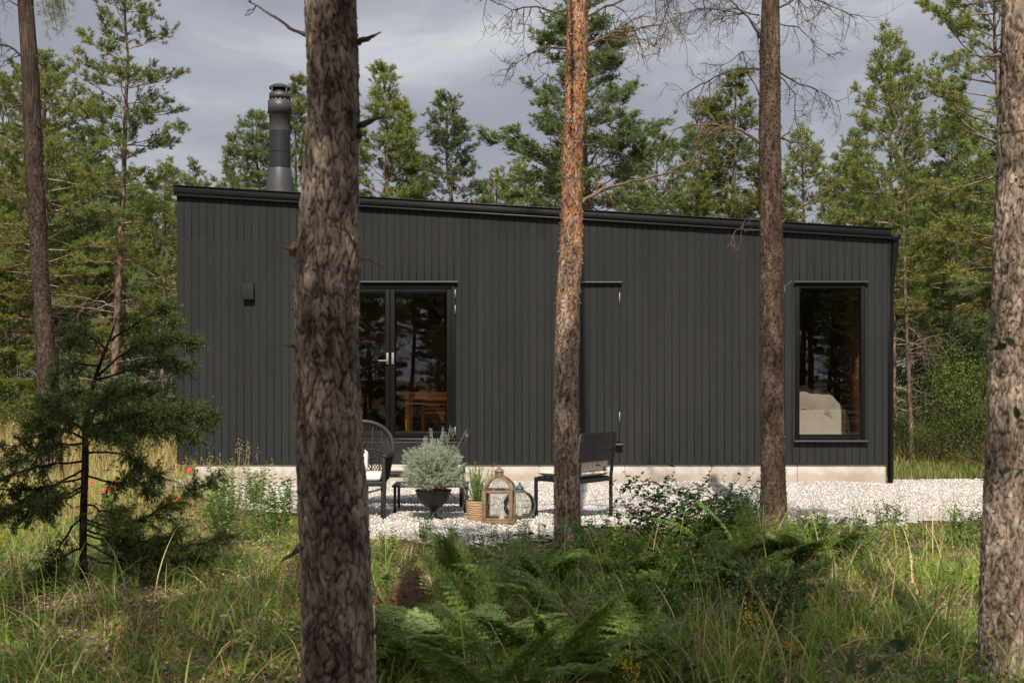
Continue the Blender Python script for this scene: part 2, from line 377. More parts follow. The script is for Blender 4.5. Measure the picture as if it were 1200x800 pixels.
def ground_sheet():
    def lin(a, b, n): return np.linspace(a, b, n)
    xs = np.unique(np.concatenate([lin(-400, -40, 10), lin(-40, -10, 20), lin(-10, 10, 160), lin(10, 40, 20), lin(40, 400, 10)]))
    ys = np.unique(np.concatenate([lin(-300, -20, 8), lin(-20, 3, 20), lin(3, 18, 140), lin(18, 60, 40), lin(60, 700, 12)]))
    X, Y = np.meshgrid(xs, ys); Z = hgt(X, Y)
    nx = len(xs); ny = len(ys)
    i = np.arange(ny - 1)[:, None]; j = np.arange(nx - 1)[None, :]
    q = np.stack([i * nx + j, i * nx + j + 1, (i + 1) * nx + j + 1, (i + 1) * nx + j], -1).reshape(-1, 4)
    b = MB(); b.add(np.stack([X, Y, Z], -1).reshape(-1, 3), q)
    tag(b.obj('ground', M['floor'], smooth=True), kind='structure')
    # gravel yard
    xs = lin(-6, 9, 220); ys = lin(9.5, 24, 200); X, Y = np.meshgrid(xs, ys)
    edge = np.array([mn.noise(Vector((a * 1.7, b_ * 1.7, 0))) for a, b_ in zip(X.ravel(), Y.ravel())]).reshape(X.shape) * .35
    d = np.minimum(Y - gfront(X) + edge, np.minimum(X + 5.4 + edge * 2, 8.6 - X + edge * 2))
    backr = np.where(X > 5.2, 16.5 + .05 * (X - 5) + edge * .6 - Y, 1.0); backl = np.where(X < -4.68, 16.6 + edge - Y, 1.0)
    d = np.minimum(d, np.minimum(backr, backl))
    Z = hgt(X, Y) + .012 + np.clip(d, -.3, .15) * .12 + .02 * np.sin(X * 3 + 1) * np.sin(Y * 2.1)
    mound = .14 * np.exp(-(((X + 2.25) / .55) ** 2 + ((Y - 12.0) / .4) ** 2)); Z = Z + mound
    keep = d > -.12
    nx = len(xs)
    i = np.arange(len(ys) - 1)[:, None]; j = np.arange(nx - 1)[None, :]
    q = np.stack([i * nx + j, i * nx + j + 1, (i + 1) * nx + j + 1, (i + 1) * nx + j], -1).reshape(-1, 4)
    kf = keep.reshape(-1); q = q[kf[q].all(1)]
    b = MB(); b.add(np.stack([X, Y, Z], -1).reshape(-1, 3), q)
    tag(b.obj('gravel_yard', M['gravel'], smooth=True), kind='structure')
    # loose stones on top
    n = 85000
    px = RNG.uniform(-5.8, 8.2, n); py = 9.6 + (16.6 - 9.6) * RNG.uniform(0, 1, n) ** 1.25
    ix = np.clip(((px - xs[0]) / (xs[1] - xs[0])).astype(int), 0, len(xs) - 1); iy = np.clip(((py - ys[0]) / (ys[1] - ys[0])).astype(int), 0, len(ys) - 1)
    dd = d[iy, ix]; zz = Z[iy, ix]
    ok = (dd > -.1) & (RNG.uniform(0, 1, n) < np.clip((dd + .14) / .25, .05, 1)) & ~((py > 15.95) & (px > -4.7) & (px < 5.3))
    px, py, zz = px[ok], py[ok], zz[ok]; n = len(px)
    s = RNG.uniform(.006, .015, n) * RNG.uniform(.8, 1.35, n)
    base = np.array([[1, 0, 0], [-1, 0, 0], [0, 1, 0], [0, -1, 0], [0, 0, .7], [0, 0, -.7]], float)
    tr = np.array([[0, 2, 4], [2, 1, 4], [1, 3, 4], [3, 0, 4], [2, 0, 5], [1, 2, 5], [3, 1, 5], [0, 3, 5]])
    V = base[None] * s[:, None, None] * RNG.uniform(.6, 1.3, (n, 6, 1))
    a = RNG.uniform(0, 6.28, n); t = RNG.uniform(-.7, .7, n)
    ca, sa, ct, st = np.cos(a), np.sin(a), np.cos(t), np.sin(t)
    x, y, z = V[..., 0], V[..., 1], V[..., 2]
    y, z = y * ct[:, None] - z * st[:, None], y * st[:, None] + z * ct[:, None]
    x, y = x * ca[:, None] - y * sa[:, None], x * sa[:, None] + y * ca[:, None]
    V = np.stack([x + px[:, None], y + py[:, None], z + (zz + s * .3)[:, None]], -1).reshape(-1, 3)
    T = (tr[None] + (np.arange(n) * 6)[:, None, None]).reshape(-1, 3)
    b = MB(); b.add(V, tris=T)
    tag(b.obj('gravel', M['stone']), 'loose pale gravel stones strewn over the yard', 'gravel', kind='stuff')
ground_sheet()

# ------------------------------------------------------------------ foliage primitives (vectorised)
def unit(a): return a / (np.linalg.norm(a, axis=-1, keepdims=True) + 1e-9)
def needles(b, P, A, L, n, nl, w, m=0, spread=.8, rng=RNG):
    """P,A: shoot bases and unit axes; n needles along each shoot of length L"""
    P = np.asarray(P); A = unit(np.asarray(A)); k = len(P)
    if k == 0: return
    L = np.broadcast_to(np.asarray(L, float), (k,))
    t = rng.uniform(.05, 1, (k, n)); ph = rng.uniform(0, 2 * math.pi, (k, n))
    ref = unit(rng.normal(size=(k, 3))); s = unit(np.cross(A, ref)); u = np.cross(A, s)
    rad = s[:, None] * np.cos(ph)[..., None] + u[:, None] * np.sin(ph)[..., None]
    d = unit(A[:, None] * (.35 + .5 * t[..., None]) + rad * spread)
    base = P[:, None] + A[:, None] * (t * L[:, None])[..., None]
    ln = nl * rng.uniform(.7, 1.2, (k, n, 1))
    tip = base + d * ln
    side = unit(np.cross(d, unit(rng.normal(size=(k, n, 3))))) * (w / 2)
    V = np.stack([base - side, base + side, tip], 2).reshape(-1, 3)
    b.add(V, tris=np.arange(len(V)).reshape(-1, 3), m=m)
def leaves(b, P, D, L, Wd, m=0, rng=RNG, fold=.15, Nrm=None):
    P = np.asarray(P, float); D = unit(np.asarray(D, float)); k = len(P)
    if k == 0: return
    L = np.broadcast_to(np.asarray(L, float), (k,))[:, None]; Wd = np.broadcast_to(np.asarray(Wd, float), (k,))[:, None]
    up = np.array([0, 0, 1.0]) + rng.normal(size=(k, 3)) * .45 if Nrm is None else np.asarray(Nrm)
    s = unit(np.cross(D, up)); nn = unit(np.cross(s, D))
    v0 = P; v1 = P + D * L * .35 + s * Wd * .5 + nn * L * fold; v2 = P + D * L * .72 + s * Wd * .38 + nn * L * fold
    v3 = P + D * L - nn * L * .1; v4 = P + D * L * .72 - s * Wd * .38 + nn * L * fold; v5 = P + D * L * .35 - s * Wd * .5 + nn * L * fold
    vm = P + D * L * .5
    V = np.stack([v0, v1, v2, v3, v4, v5, vm], 1).reshape(-1, 3)
    T = np.array([[0, 1, 6], [1, 2, 6], [2, 3, 6], [3, 4, 6], [4, 5, 6], [5, 0, 6]])
    b.add(V, tris=(T[None] + (np.arange(k) * 7)[:, None, None]).reshape(-1, 3), m=m)
def blades(b, P, L, Wd, lean, m=0, rng=RNG, seg=3, curl=1.0):
    P = np.asarray(P, float); k = len(P); L = np.broadcast_to(np.asarray(L, float), (k,)); Wd = np.broadcast_to(np.asarray(Wd, float), (k,))
    a = rng.uniform(0, 2 * math.pi, k); dirh = np.stack([np.cos(a), np.sin(a), np.zeros(k)], -1)
    s = np.stack([-np.sin(a + rng.normal(0, .5, k)), np.cos(a), np.zeros(k)], -1)
    ln = np.broadcast_to(np.asarray(lean, float), (k,)) * rng.uniform(.3, 1.6, k)
    vs = []
    for i in range(seg + 1):
        t = i / seg
        ang = ln * (.25 + curl * t)
        c = P + np.array([0, 0, 1.0]) * (L * t * np.cos(ang * .6))[:, None] + dirh * (L * t * np.sin(ang * .8))[:, None]
        w = Wd * (1 - t) ** .7 * .5
        if i < seg: vs += [c - s * w[:, None], c + s * w[:, None]]
        else: vs += [c]
    V = np.stack(vs, 1).reshape(-1, 3); nv = 2 * seg + 1
    off = (np.arange(k) * nv)[:, None, None]
    q = np.array([[2 * i, 2 * i + 1, 2 * i + 3, 2 * i + 2] for i in range(seg - 1)])
    t = np.array([[2 * seg - 2, 2 * seg - 1, 2 * seg]])
    b.add(V, (q[None] + off).reshape(-1, 4), (t[None] + off).reshape(-1, 3), m=m)

# ------------------------------------------------------------------ bark trunks
def worley(x, y, z, seed=0):
    """F2-F1 of a jittered grid, vectorised"""
    X = np.floor(x).astype(np.int64); Y = np.floor(y).astype(np.int64); Z = np.floor(z).astype(np.int64)
    f1 = np.full(x.shape, 9.0); f2 = np.full(x.shape, 9.0)
    for dx in (-1, 0, 1):
        for dy in (-1, 0, 1):
            for dz in (-1, 0, 1):
                a, b_, c = X + dx, Y + dy, Z + dz
                h = (a * 73856093 ^ b_ * 19349663 ^ c * 83492791 ^ seed * 2654435761) & 0xFFFFFFFF
                h = (h ^ (h >> 13)) * 1274126177 & 0xFFFFFFFF
                r1 = (h & 1023) / 1023.; r2 = ((h >> 10) & 1023) / 1023.; r3 = ((h >> 20) & 1023) / 1023.
                d = np.sqrt((a + r1 - x) ** 2 + (b_ + r2 - y) ** 2 + (c + r3 - z) ** 2)
                m_ = d < f1
                f2 = np.where(m_, f1, np.minimum(f2, d)); f1 = np.where(m_, d, f1)
    return f2 - f1, f1
def trunk_mesh(ctrl, detail=.014, nseg=72, depth=.014, plate=(26, 11), seed=1, lump=.015, ztop=None, scar=None):
    """ctrl: list of (Vector centre, radius) bottom to top"""
    C_ = np.array([list(c[0]) for c in ctrl]); R = np.array([c[1] for c in ctrl])
    L = np.concatenate([[0], np.cumsum(np.linalg.norm(np.diff(C_, axis=0), axis=1))])
    fine_top = L[-1] if ztop is None else np.interp(ztop, C_[:, 2], L)
    s = np.concatenate([np.arange(0, fine_top, detail), np.arange(fine_top, L[-1], .15), [L[-1]]])
    def smooth(a):
        out = np.interp(s, L, a); ker = np.ones(9) / 9
        pad = np.concatenate([np.full(4, out[0]), out, np.full(4, out[-1])]); return np.convolve(pad, ker, 'valid')
    cx, cy, cz, r = smooth(C_[:, 0]), smooth(C_[:, 1]), np.interp(s, L, C_[:, 2]), smooth(R)
    a = np.linspace(0, 2 * math.pi, nseg, endpoint=False)
    A, S = np.meshgrid(a, s); Rr = r[:, None]
    ux, uy = np.cos(A), np.sin(A)
    gx, gy, gz = ux * Rr, uy * Rr, S
    wob = .02 * np.sin(gz * 9 + ux * 3) + .012 * np.sin(gz * 23 + uy * 7) + .008 * np.sin(gz * 51 + ux * 11 + 2)
    wz = .03 * np.sin(A * 5 + gz * 4) + .02 * np.sin(A * 11 - gz * 9 + 1)
    w1, f1 = worley((gx + wob) * plate[0] + 50, (gy - wob * .7) * plate[0] + 50, (gz + wz) * plate[1] + 20, seed)
    w2, f12 = worley((gx + wob * .5) * plate[0] * 2.3 + 90, gy * plate[0] * 2.3 + 10, (gz + wz * .6) * plate[1] * 3.1 + 3, seed + 5)
    w3, f13 = worley(gx * plate[0] * 5 + 30, gy * plate[0] * 5 + 70, gz * plate[1] * 7 + 9, seed + 9)
    h = np.clip(w1 * 2.4, 0, 1) ** .7
    h2 = np.clip(w2 * 2.0, 0, 1)
    hh = h * .5 + h2 * .3 + np.clip(w3 * 1.6, 0, 1) * .2
    lm = lump * (np.sin(S * 3.1 + A * 2 + seed) * .5 + np.sin(S * 7.7 - A * 3 + seed * 2) * .35 + np.sin(S * 1.3 + A + seed) * .5)
    rr = Rr * (1 + lm * 2) + depth * (hh - .6)
    rr = rr + depth * .5 * (f12 - .5)
    # tilt each plate a little so its lower lip stands out
    rr = rr + depth * .35 * (f1 - .5)
    if scar:
        a0, z0, z1, wd = scar; Zc = np.broadcast_to(cz[:, None], rr.shape)
        da = (A - (a0 + .22 * np.sin(Zc * 2.2) + .06 * np.sin(Zc * 17)) + math.pi) % (2 * math.pi) - math.pi
        env = np.clip((Zc - z0) / .35, 0, 1) * np.clip((z1 - Zc) / .1, 0, 1) * (.7 + .3 * np.sin(Zc * 23))
        g = np.exp(-(da / wd) ** 2) * env; rr = rr - .03 * g + .012 * np.exp(-((np.abs(da) - wd * 1.8) / wd) ** 2) * env; hh = hh * (1 - np.clip(g * 1.6, 0, 1))
    V = np.stack([cx[:, None] + ux * rr, cy[:, None] + uy * rr, np.broadcast_to(cz[:, None], rr.shape)], -1).reshape(-1, 3)
    k = len(s); i = np.arange(k - 1)[:, None]; j = np.arange(nseg)[None, :]; j2 = (j + 1) % nseg
    q = np.stack([i * nseg + j, i * nseg + j2, (i + 1) * nseg + j2, (i + 1) * nseg + j], -1).reshape(-1, 4)
    b = MB(); col = np.stack([hh.ravel(), h2.ravel(), f1.ravel(), np.ones(hh.size)], -1)
    b.add(V, q, col=col)
    return b
def trunk_flakes(b, ctrl, n, z0, z1, seed, size=.012):
    """small loose bark scales lifting off the trunk"""
    rng = np.random.default_rng(seed)
    C_ = np.array([list(c[0]) for c in ctrl]); R = np.array([c[1] for c in ctrl])
    z = rng.uniform(z0, z1, n); a = rng.uniform(0, 6.28, n)
    cx = np.interp(z, C_[:, 2], C_[:, 0]); cy = np.interp(z, C_[:, 2], C_[:, 1]); r = np.interp(z, C_[:, 2], R)
    u = np.stack([np.cos(a), np.sin(a), np.zeros(n)], -1)
    P = np.stack([cx, cy, z], -1) + u * (r * .97)[:, None]
    D = u * rng.uniform(.2, 1.0, n)[:, None] + np.array([0, 0, 1.0]) * rng.choice([-1, 1], n)[:, None] * rng.uniform(.4, 1, n)[:, None] + rng.normal(size=(n, 3)) * .2
    b2 = MB(); leaves(b2, P, D, rng.uniform(.6, 1.8, n) * size, rng.uniform(.5, 1.2, n) * size, rng=rng, Nrm=u)
    V = np.vstack(b2.v); T = np.vstack(b2.t)
    b.add(V, tris=T, col=(.75, .5, .5, 1))

def deadbranch(b, pts, r0, ntw, seed, m=0, tl=.35, droop=.3, sub=2):
    rng = np.random.default_rng(seed)
    P = [np.array(p, float) for p in pts]
    # densify with jitter
    fine = [P[0]]
    for a, c in zip(P[:-1], P[1:]):
        for t in (.25, .5, .75, 1.0): 
            q = a + (c - a) * t
            if t < 1: q = q + rng.normal(size=3) * np.linalg.norm(c - a) * .022
            fine.append(q)
    fine = np.array(fine); k = len(fine)
    rad = r0 * (1 - .8 * np.linspace(0, 1, k)) * (1 + .12 * rng.normal(size=k)); rad = np.clip(rad * 1.1, .003, None)
    b.tube(fine, rad, 6, m=m)
    Ltot = np.linalg.norm(np.diff(fine, axis=0), axis=1).sum()
    def tw(base, d, L, r, lev):
        n = 5; p = [base]; dd = d.copy()
        for i in range(n):
            dd = unit(dd + rng.normal(size=3) * .22 + np.array([0, 0, -droop * .25 if lev == 0 else .03])); p.append(p[-1] + dd * L / n)
        b.tube(p, np.linspace(r, max(.0011, r * .35), n + 1), 4 if lev == 0 else 3, m=m, cap=False)
        if lev < sub:
            for i in range(rng.integers(2, 5)):
                ti = rng.integers(1, n); nd = unit(dd + rng.normal(size=3) * .75)
                tw(p[ti], nd, L * rng.uniform(.35, .65), r * .6, lev + 1)
    for i in range(ntw):
        t = rng.uniform(.12, 1) ** .8; idx = min(k - 2, int(t * (k - 1)))
        d = unit(fine[idx + 1] - fine[idx]); nd = unit(d * .6 + rng.normal(size=3) * .6 + np.array([0, 0, -droop]))
        tw(fine[idx], nd, tl * rng.uniform(.6, 1.4), max(.0036, rad[idx] * .5), 0)

# ------------------------------------------------------------------ background pines
def pine_parts(seed, H, cb, R, r0=.09, shoots=1.0, shape='cone', dead=8, matn='needle', wide_top=False, needle=(.072, .0135, 20), openness=.0, lean=.0):
    """returns (trunk MB, crown MB, dead branch MBs) in local space"""
    rng = np.random.default_rng(seed)
    n = 14; zz = np.linspace(0, H, n)
    bx = np.cumsum(rng.normal(0, .05, n)) * .6 + lean * zz; by = np.cumsum(rng.normal(0, .05, n)) * .6
    bx -= bx[0]; by -= by[0]
    rr = r0 * .78 * (1 - zz / H) ** .9 + .008
    ctrl = [(Vector((bx[i], by[i], zz[i] - (.15 if i == 0 else 0))), rr[i] * (1.2 if i == 0 else 1)) for i in range(n)]
    tb = trunk_mesh(ctrl, detail=.07, nseg=14, depth=.008, plate=(20, 8), seed=seed)
    cen = lambda z: np.array([np.interp(z, zz, bx), np.interp(z, zz, by), z])
    cr = MB(); P = []; A = []
    z = cb; 
    while z < H - .15:
        t = (z - cb) / (H - cb)
        if shape == 'cone': prof = (1 - t) ** .62 * min(1, .6 + 2.2 * t)
        elif shape == 'round': prof = math.sqrt(max(.02, 1 - (2 * t - .85) ** 2 / 1.4)) * (1 - t ** 5)
        else: prof = (1 - t) ** .6 * min(1, .45 + 1.5 * t)
        nb = rng.integers(4, 7) if t < .85 else rng.integers(3, 5)
        a0 = rng.uniform(0, 6.28)
        for j in range(nb):
            if rng.uniform() < openness + .16: continue
            a = a0 + j * 6.283 / nb + rng.normal(0, .22); L = max(.14, R * prof * rng.uniform(.6, 1.15))
            el = math.radians(np.interp(t, [0, .5, .85, 1], [2, 20, 42, 70]) + rng.normal(0, 9))
            d = np.array([math.cos(a) * math.cos(el), math.sin(a) * math.cos(el), math.sin(el)])
            p = [cen(z)]; seg = 6; dd = d.copy(); 
            for s in range(seg):
                dd = unit(dd + rng.normal(size=3) * .11 + np.array([0, 0, .10 if s > 1 else -.03])); p.append(p[-1] + dd * L / seg)
            p = np.array(p); rb = max(.005, .011 * L + .003)
            cr.tube(p, np.linspace(rb, .0035, seg + 1), 4, m=1, cap=False)
            nt_ = max(4, int(L * 10 * shoots))
            for q in range(nt_):
                tt = rng.uniform(.12, 1.0) ** .7 if L > .5 else rng.uniform(.05, 1); idx = min(seg - 1, int(tt * seg)); fr = tt * seg - idx
                bp = p[idx] + (p[idx + 1] - p[idx]) * fr; bd = unit(p[idx + 1] - p[idx])
                lat = unit(np.cross(bd, [0, 0, 1])) * rng.choice([-1, 1])
                td = unit(bd * rng.uniform(.4, 1) + lat * rng.uniform(.2, 1.0) + np.array([0, 0, rng.uniform(-.1, .55)]))
                tl = (.14 + .30 * (1 - tt) * min(1, L)) * rng.uniform(.6, 1.3)
                e = bp + td * tl
                if L > .4: cr.tube([bp, e], [.004, .0028], 3, m=1, cap=False)
                ns = max(4, int(tl * 19))
                for s in range(ns):
                    f = .45 + .6 * (s + rng.uniform()) / ns
                    sp = bp + td * tl * f + rng.normal(size=3) * .028
                    P.append(sp); A.append(unit(td + rng.normal(size=3) * .55 + np.array([0, 0, .45])))
            P.append(p[-1]); A.append(unit(dd + np.array([0, 0, .4])))
        z += rng.uniform(.20, .34) * (1 if t < .7 else .75)
    for k in range(5): P.append(cen(H - .05) + np.array([0, 0, -.06 * k])); A.append(np.array([rng.normal() * .3, rng.normal() * .3, 1.0]))
    P = np.array(P); A = np.array(A)
    needles(cr, P, A, rng.uniform(.07, .13, len(P)), needle[2], needle[0], needle[1], m=0, rng=rng)
    dbs = []
    for i in range(dead):
        zb = rng.uniform(max(.8, cb * .25), cb + .3); a = rng.uniform(0, 6.28); L = rng.uniform(.4, 1.3) * R * .8
        c = cen(zb); dv = np.array([math.cos(a), math.sin(a), rng.uniform(-.25, .35)])
        db = MB(); deadbranch(db, [c, c + dv * L * .5, c + dv * L + np.array([0, 0, -.08 * L])], .012, int(rng.integers(4, 9)), seed * 31 + i, tl=.38 * L, sub=1)
        dbs.append(db)
    return tb, cr, dbs
def make_pine(seed, **kw):
    mt = M[kw.pop('matn', 'needle')]
    root = empty('pine_tree')
    tb, cr, dbs = pine_parts(seed, **kw)
    tb.obj('trunk', M['bark_far'], root, True)
    cr.obj('crown', [mt, M['twig_pale']], root)
    for db in dbs: db.obj('dead_branch', M['twig_pale'], root)
    return root

PV = {}
PV['spire'] = make_pine(101, H=8.0, cb=2.2, R=1.3, shoots=1.25, dead=5)
PV['spire2'] = make_pine(102, H=8.0, cb=1.6, R=1.45, shoots=1.2, shape='cone', dead=6, matn='needle_blue')
PV['full'] = make_pine(103, H=9.0, cb=2.4, R=1.9, shoots=1.45, shape='full', dead=10, matn='needle_blue')
PV['full2'] = make_pine(104, H=9.0, cb=3.2, R=1.7, shoots=1.1, shape='full', dead=14)
PV['tall'] = make_pine(105, H=11.0, cb=4.2, R=1.7, r0=.10, shoots=.95, shape='full', dead=14, openness=.12)
PV['round'] = make_pine(106, H=10.0, cb=3.8, R=2.0, r0=.11, shoots=1.0, shape='round', dead=12, openness=.05)
PV['bushy'] = make_pine(107, H=6.0, cb=.7, R=1.5, r0=.06, shoots=1.1, shape='cone', dead=4)
USED = set()
def place_pine(kind, px, top, d, label, group='pines behind the cabin', rz=0.0, hs=None, sx=1.0, name='pine_tree'):
    base = PV[kind]; H = {'spire': 8, 'spire2': 8, 'full': 9, 'full2': 9, 'tall': 11, 'round': 10, 'bushy': 6}[kind]
    x = (px - CX) * d / F; z0 = float(hgt(x, d)) - .03
    ht = hs if hs else (CAMZ - (top - HY) * d / F - z0)
    o = base if kind not in USED else copy_tree(base)
    USED.add(kind)
    o.name = name; s = ht / H; o.location = (x, d, z0); o.scale = (s * sx, s * sx, s); o.rotation_euler = (0, 0, rz)
    tag(o, label, 'tree', group); return o

place_pine('tall', 128, -70, 20.5, 'tall open pine with bare lower trunk behind the juniper, left of the cabin', rz=1.0, sx=1.15)
place_pine('full', 700, -14, 23.5, 'broad bluish pine over the roof just behind the orange-barked trunk', rz=.4, sx=1.5)
place_pine('spire2', 535, 108, 26, 'pointed bluish pine standing alone above the roof, right of the front trunk', rz=2.0, sx=1.3)
place_pine('spire', 446, 82, 27, 'slim pine with a thin pointed tip beside the front trunk', rz=.3, sx=1.35)
place_pine('spire', 474, 142, 28, 'short pine spire between the thin-tipped pine and the lone bluish one', rz=1.7, sx=1.1)
place_pine('spire2', 300, 128, 28, 'pine directly left of the steel chimney', rz=.9, sx=1.5)
place_pine('spire', 352, 96, 29, 'pine tip between the chimney and the front trunk', rz=4.1, sx=1.0)
place_pine('full2', 278, 170, 30, 'low dense pine above the high roof corner', rz=3.1, sx=1.0)
place_pine('spire', 865, 88, 26, 'yellowish pine over the roof just left of the dark trunk', rz=2.4, sx=1.5)
place_pine('spire2', 812, 118, 29, 'thin pine between the broad bluish pine and the yellowish one', rz=5.0, sx=1.1)
place_pine('round', 770, 150, 27, 'rounded pine behind the right edge of the broad bluish pine', rz=1.4, sx=.8)
place_pine('full2', 948, 150, 25, 'dense pine over the low roof just right of the dark trunk', rz=1.1, sx=1.2)
place_pine('full2', 1046, 42, 22, 'high peaked pine above the low roof corner', rz=2.9, sx=1.1)
place_pine('tall', 1069, 60, 19.5, 'slender pale-trunked pine right of the cabin corner with dead lower limbs', rz=3.9, sx=.8)
place_pine('round', 1168, -60, 20.5, 'wide pine rising out of frame behind the right trunk', rz=.6, sx=1.15)
place_pine('full', 1110, 120, 26, 'bluish pine between the pale-trunked pine and the right trunk', rz=3.3, sx=1.2)
place_pine('round', 52, 62, 24, 'rounded pine behind the leaning brown trunk at left', rz=2.2, sx=1.15)
place_pine('tall', 14, 92, 27, 'pine with an orange trunk at the far left edge', rz=5.2, sx=1.3)
place_pine('full2', 190, 190, 25, 'leafy low-crowned pine close to the high cabin corner', rz=.2, sx=1.25)
place_pine('full', 96, 150, 28, 'bluish pine between the leaning trunk and the tall open pine', rz=4.4, sx=1.2)
for px, top, d, k, rz in ((610, 190, 30, 'full2', .5), (660, 170, 31, 'spire', 1.5), (585, 200, 29, 'bushy', 2.0), (820, 205, 24.5, 'bushy', 3.0), (900, 200, 25.5, 'bushy', 4.0),
                          (980, 190, 27, 'full2', 5.0), (740, 200, 29, 'bushy', .9), (1000, 150, 28, 'spire2', .2)):
    place_pine(k, px, top, d, 'small pine whose tip just shows above the cabin roof', 'low pines above the roof line', rz, sx=1.25)
rr_ = random.Random(5)
for i in range(54):
    d = rr_.uniform(26, 58); left = i % 2
    px = rr_.uniform(-60, 235) if left else rr_.uniform(1010, 1270)
    place_pine(rr_.choice(['full', 'full2', 'tall', 'round', 'spire']), px, 0, d,
               'pine in the thick wood left of the cabin, overlapped by nearer trees' if left else 'pine in the thick wood right of the cabin, overlapped by nearer trees',
               'pines in the thick wood left of the cabin' if left else 'pines in the thick wood right of the cabin', rr_.uniform(0, 6.28), hs=rr_.uniform(6.0, 8.6), sx=rr_.uniform(1.1, 1.5))
for i in range(14):
    left = i % 2; d = rr_.uniform(21, 30)
    px = rr_.uniform(-40, 215) if left else rr_.uniform(1070, 1240)
    place_pine('bushy', px, 0, d, 'young bushy pine under the taller trees left of the cabin' if left else 'young bushy pine under the taller trees right of the cabin',
               'young pines left of the cabin' if left else 'young pines right of the cabin', rr_.uniform(0, 6.28), hs=rr_.uniform(2.4, 4.2), sx=rr_.uniform(1.0, 1.4))
# pines behind the camera: they shade the clearing edge and show in the window panes
for i, (x, y, h, k, s) in enumerate([(-.15, -3.4, 17.2, 'round', .62), (-2.0, -2.8, 15.0, 'full2', .5), (1.0, -2.2, 13.2, 'full2', .5), (-3.7, -3.2, 17.0, 'full2', .6), (1.15, -4.2, 17.0, 'spire', .55), (-.6, -5, 17.5, 'tall', .6),
                                     (-6.3, -6.5, 14, 'round', .9), (6.6, -9, 13, 'full', 1.0),
                                     (-.2, -7.5, 15.4, 'round', .8), (-10, -9, 13, 'full2', 1), (10.5, -8, 13, 'full', 1), (14, -11, 12, 'round', 1.1), (-4.6, -12, 14, 'full', 1), (4.0, -12, 12, 'full2', 1.2), (9, -14, 13, 'tall', 1.3), (-14, -14, 13, 'round', 1.2)] + [(rr_.uniform(-26, 26), rr_.uniform(-34, -14), rr_.uniform(10, 13.5), rr_.choice(['full', 'full2', 'round', 'spire', 'tall']), rr_.uniform(1.1, 1.6)) for _ in range(34)] + [(rr_.uniform(-34, 34), rr_.uniform(-48, -30), rr_.uniform(9, 12), rr_.choice(['full', 'full2', 'round']), rr_.uniform(1.5, 2.0)) for _ in range(34)] + [(rr_.uniform(-18, 18), rr_.uniform(-26, -8), rr_.uniform(3, 5), 'bushy', 1.5) for _ in range(16)]):
    o = place_pine(k, 600 + x * F / 10, 0, 10, 'pine standing behind the viewpoint, seen only as a reflection in the glass', 'pines reflected in the panes', i * 1.3, hs=h, sx=s)
    o.location = (x, y, 0)

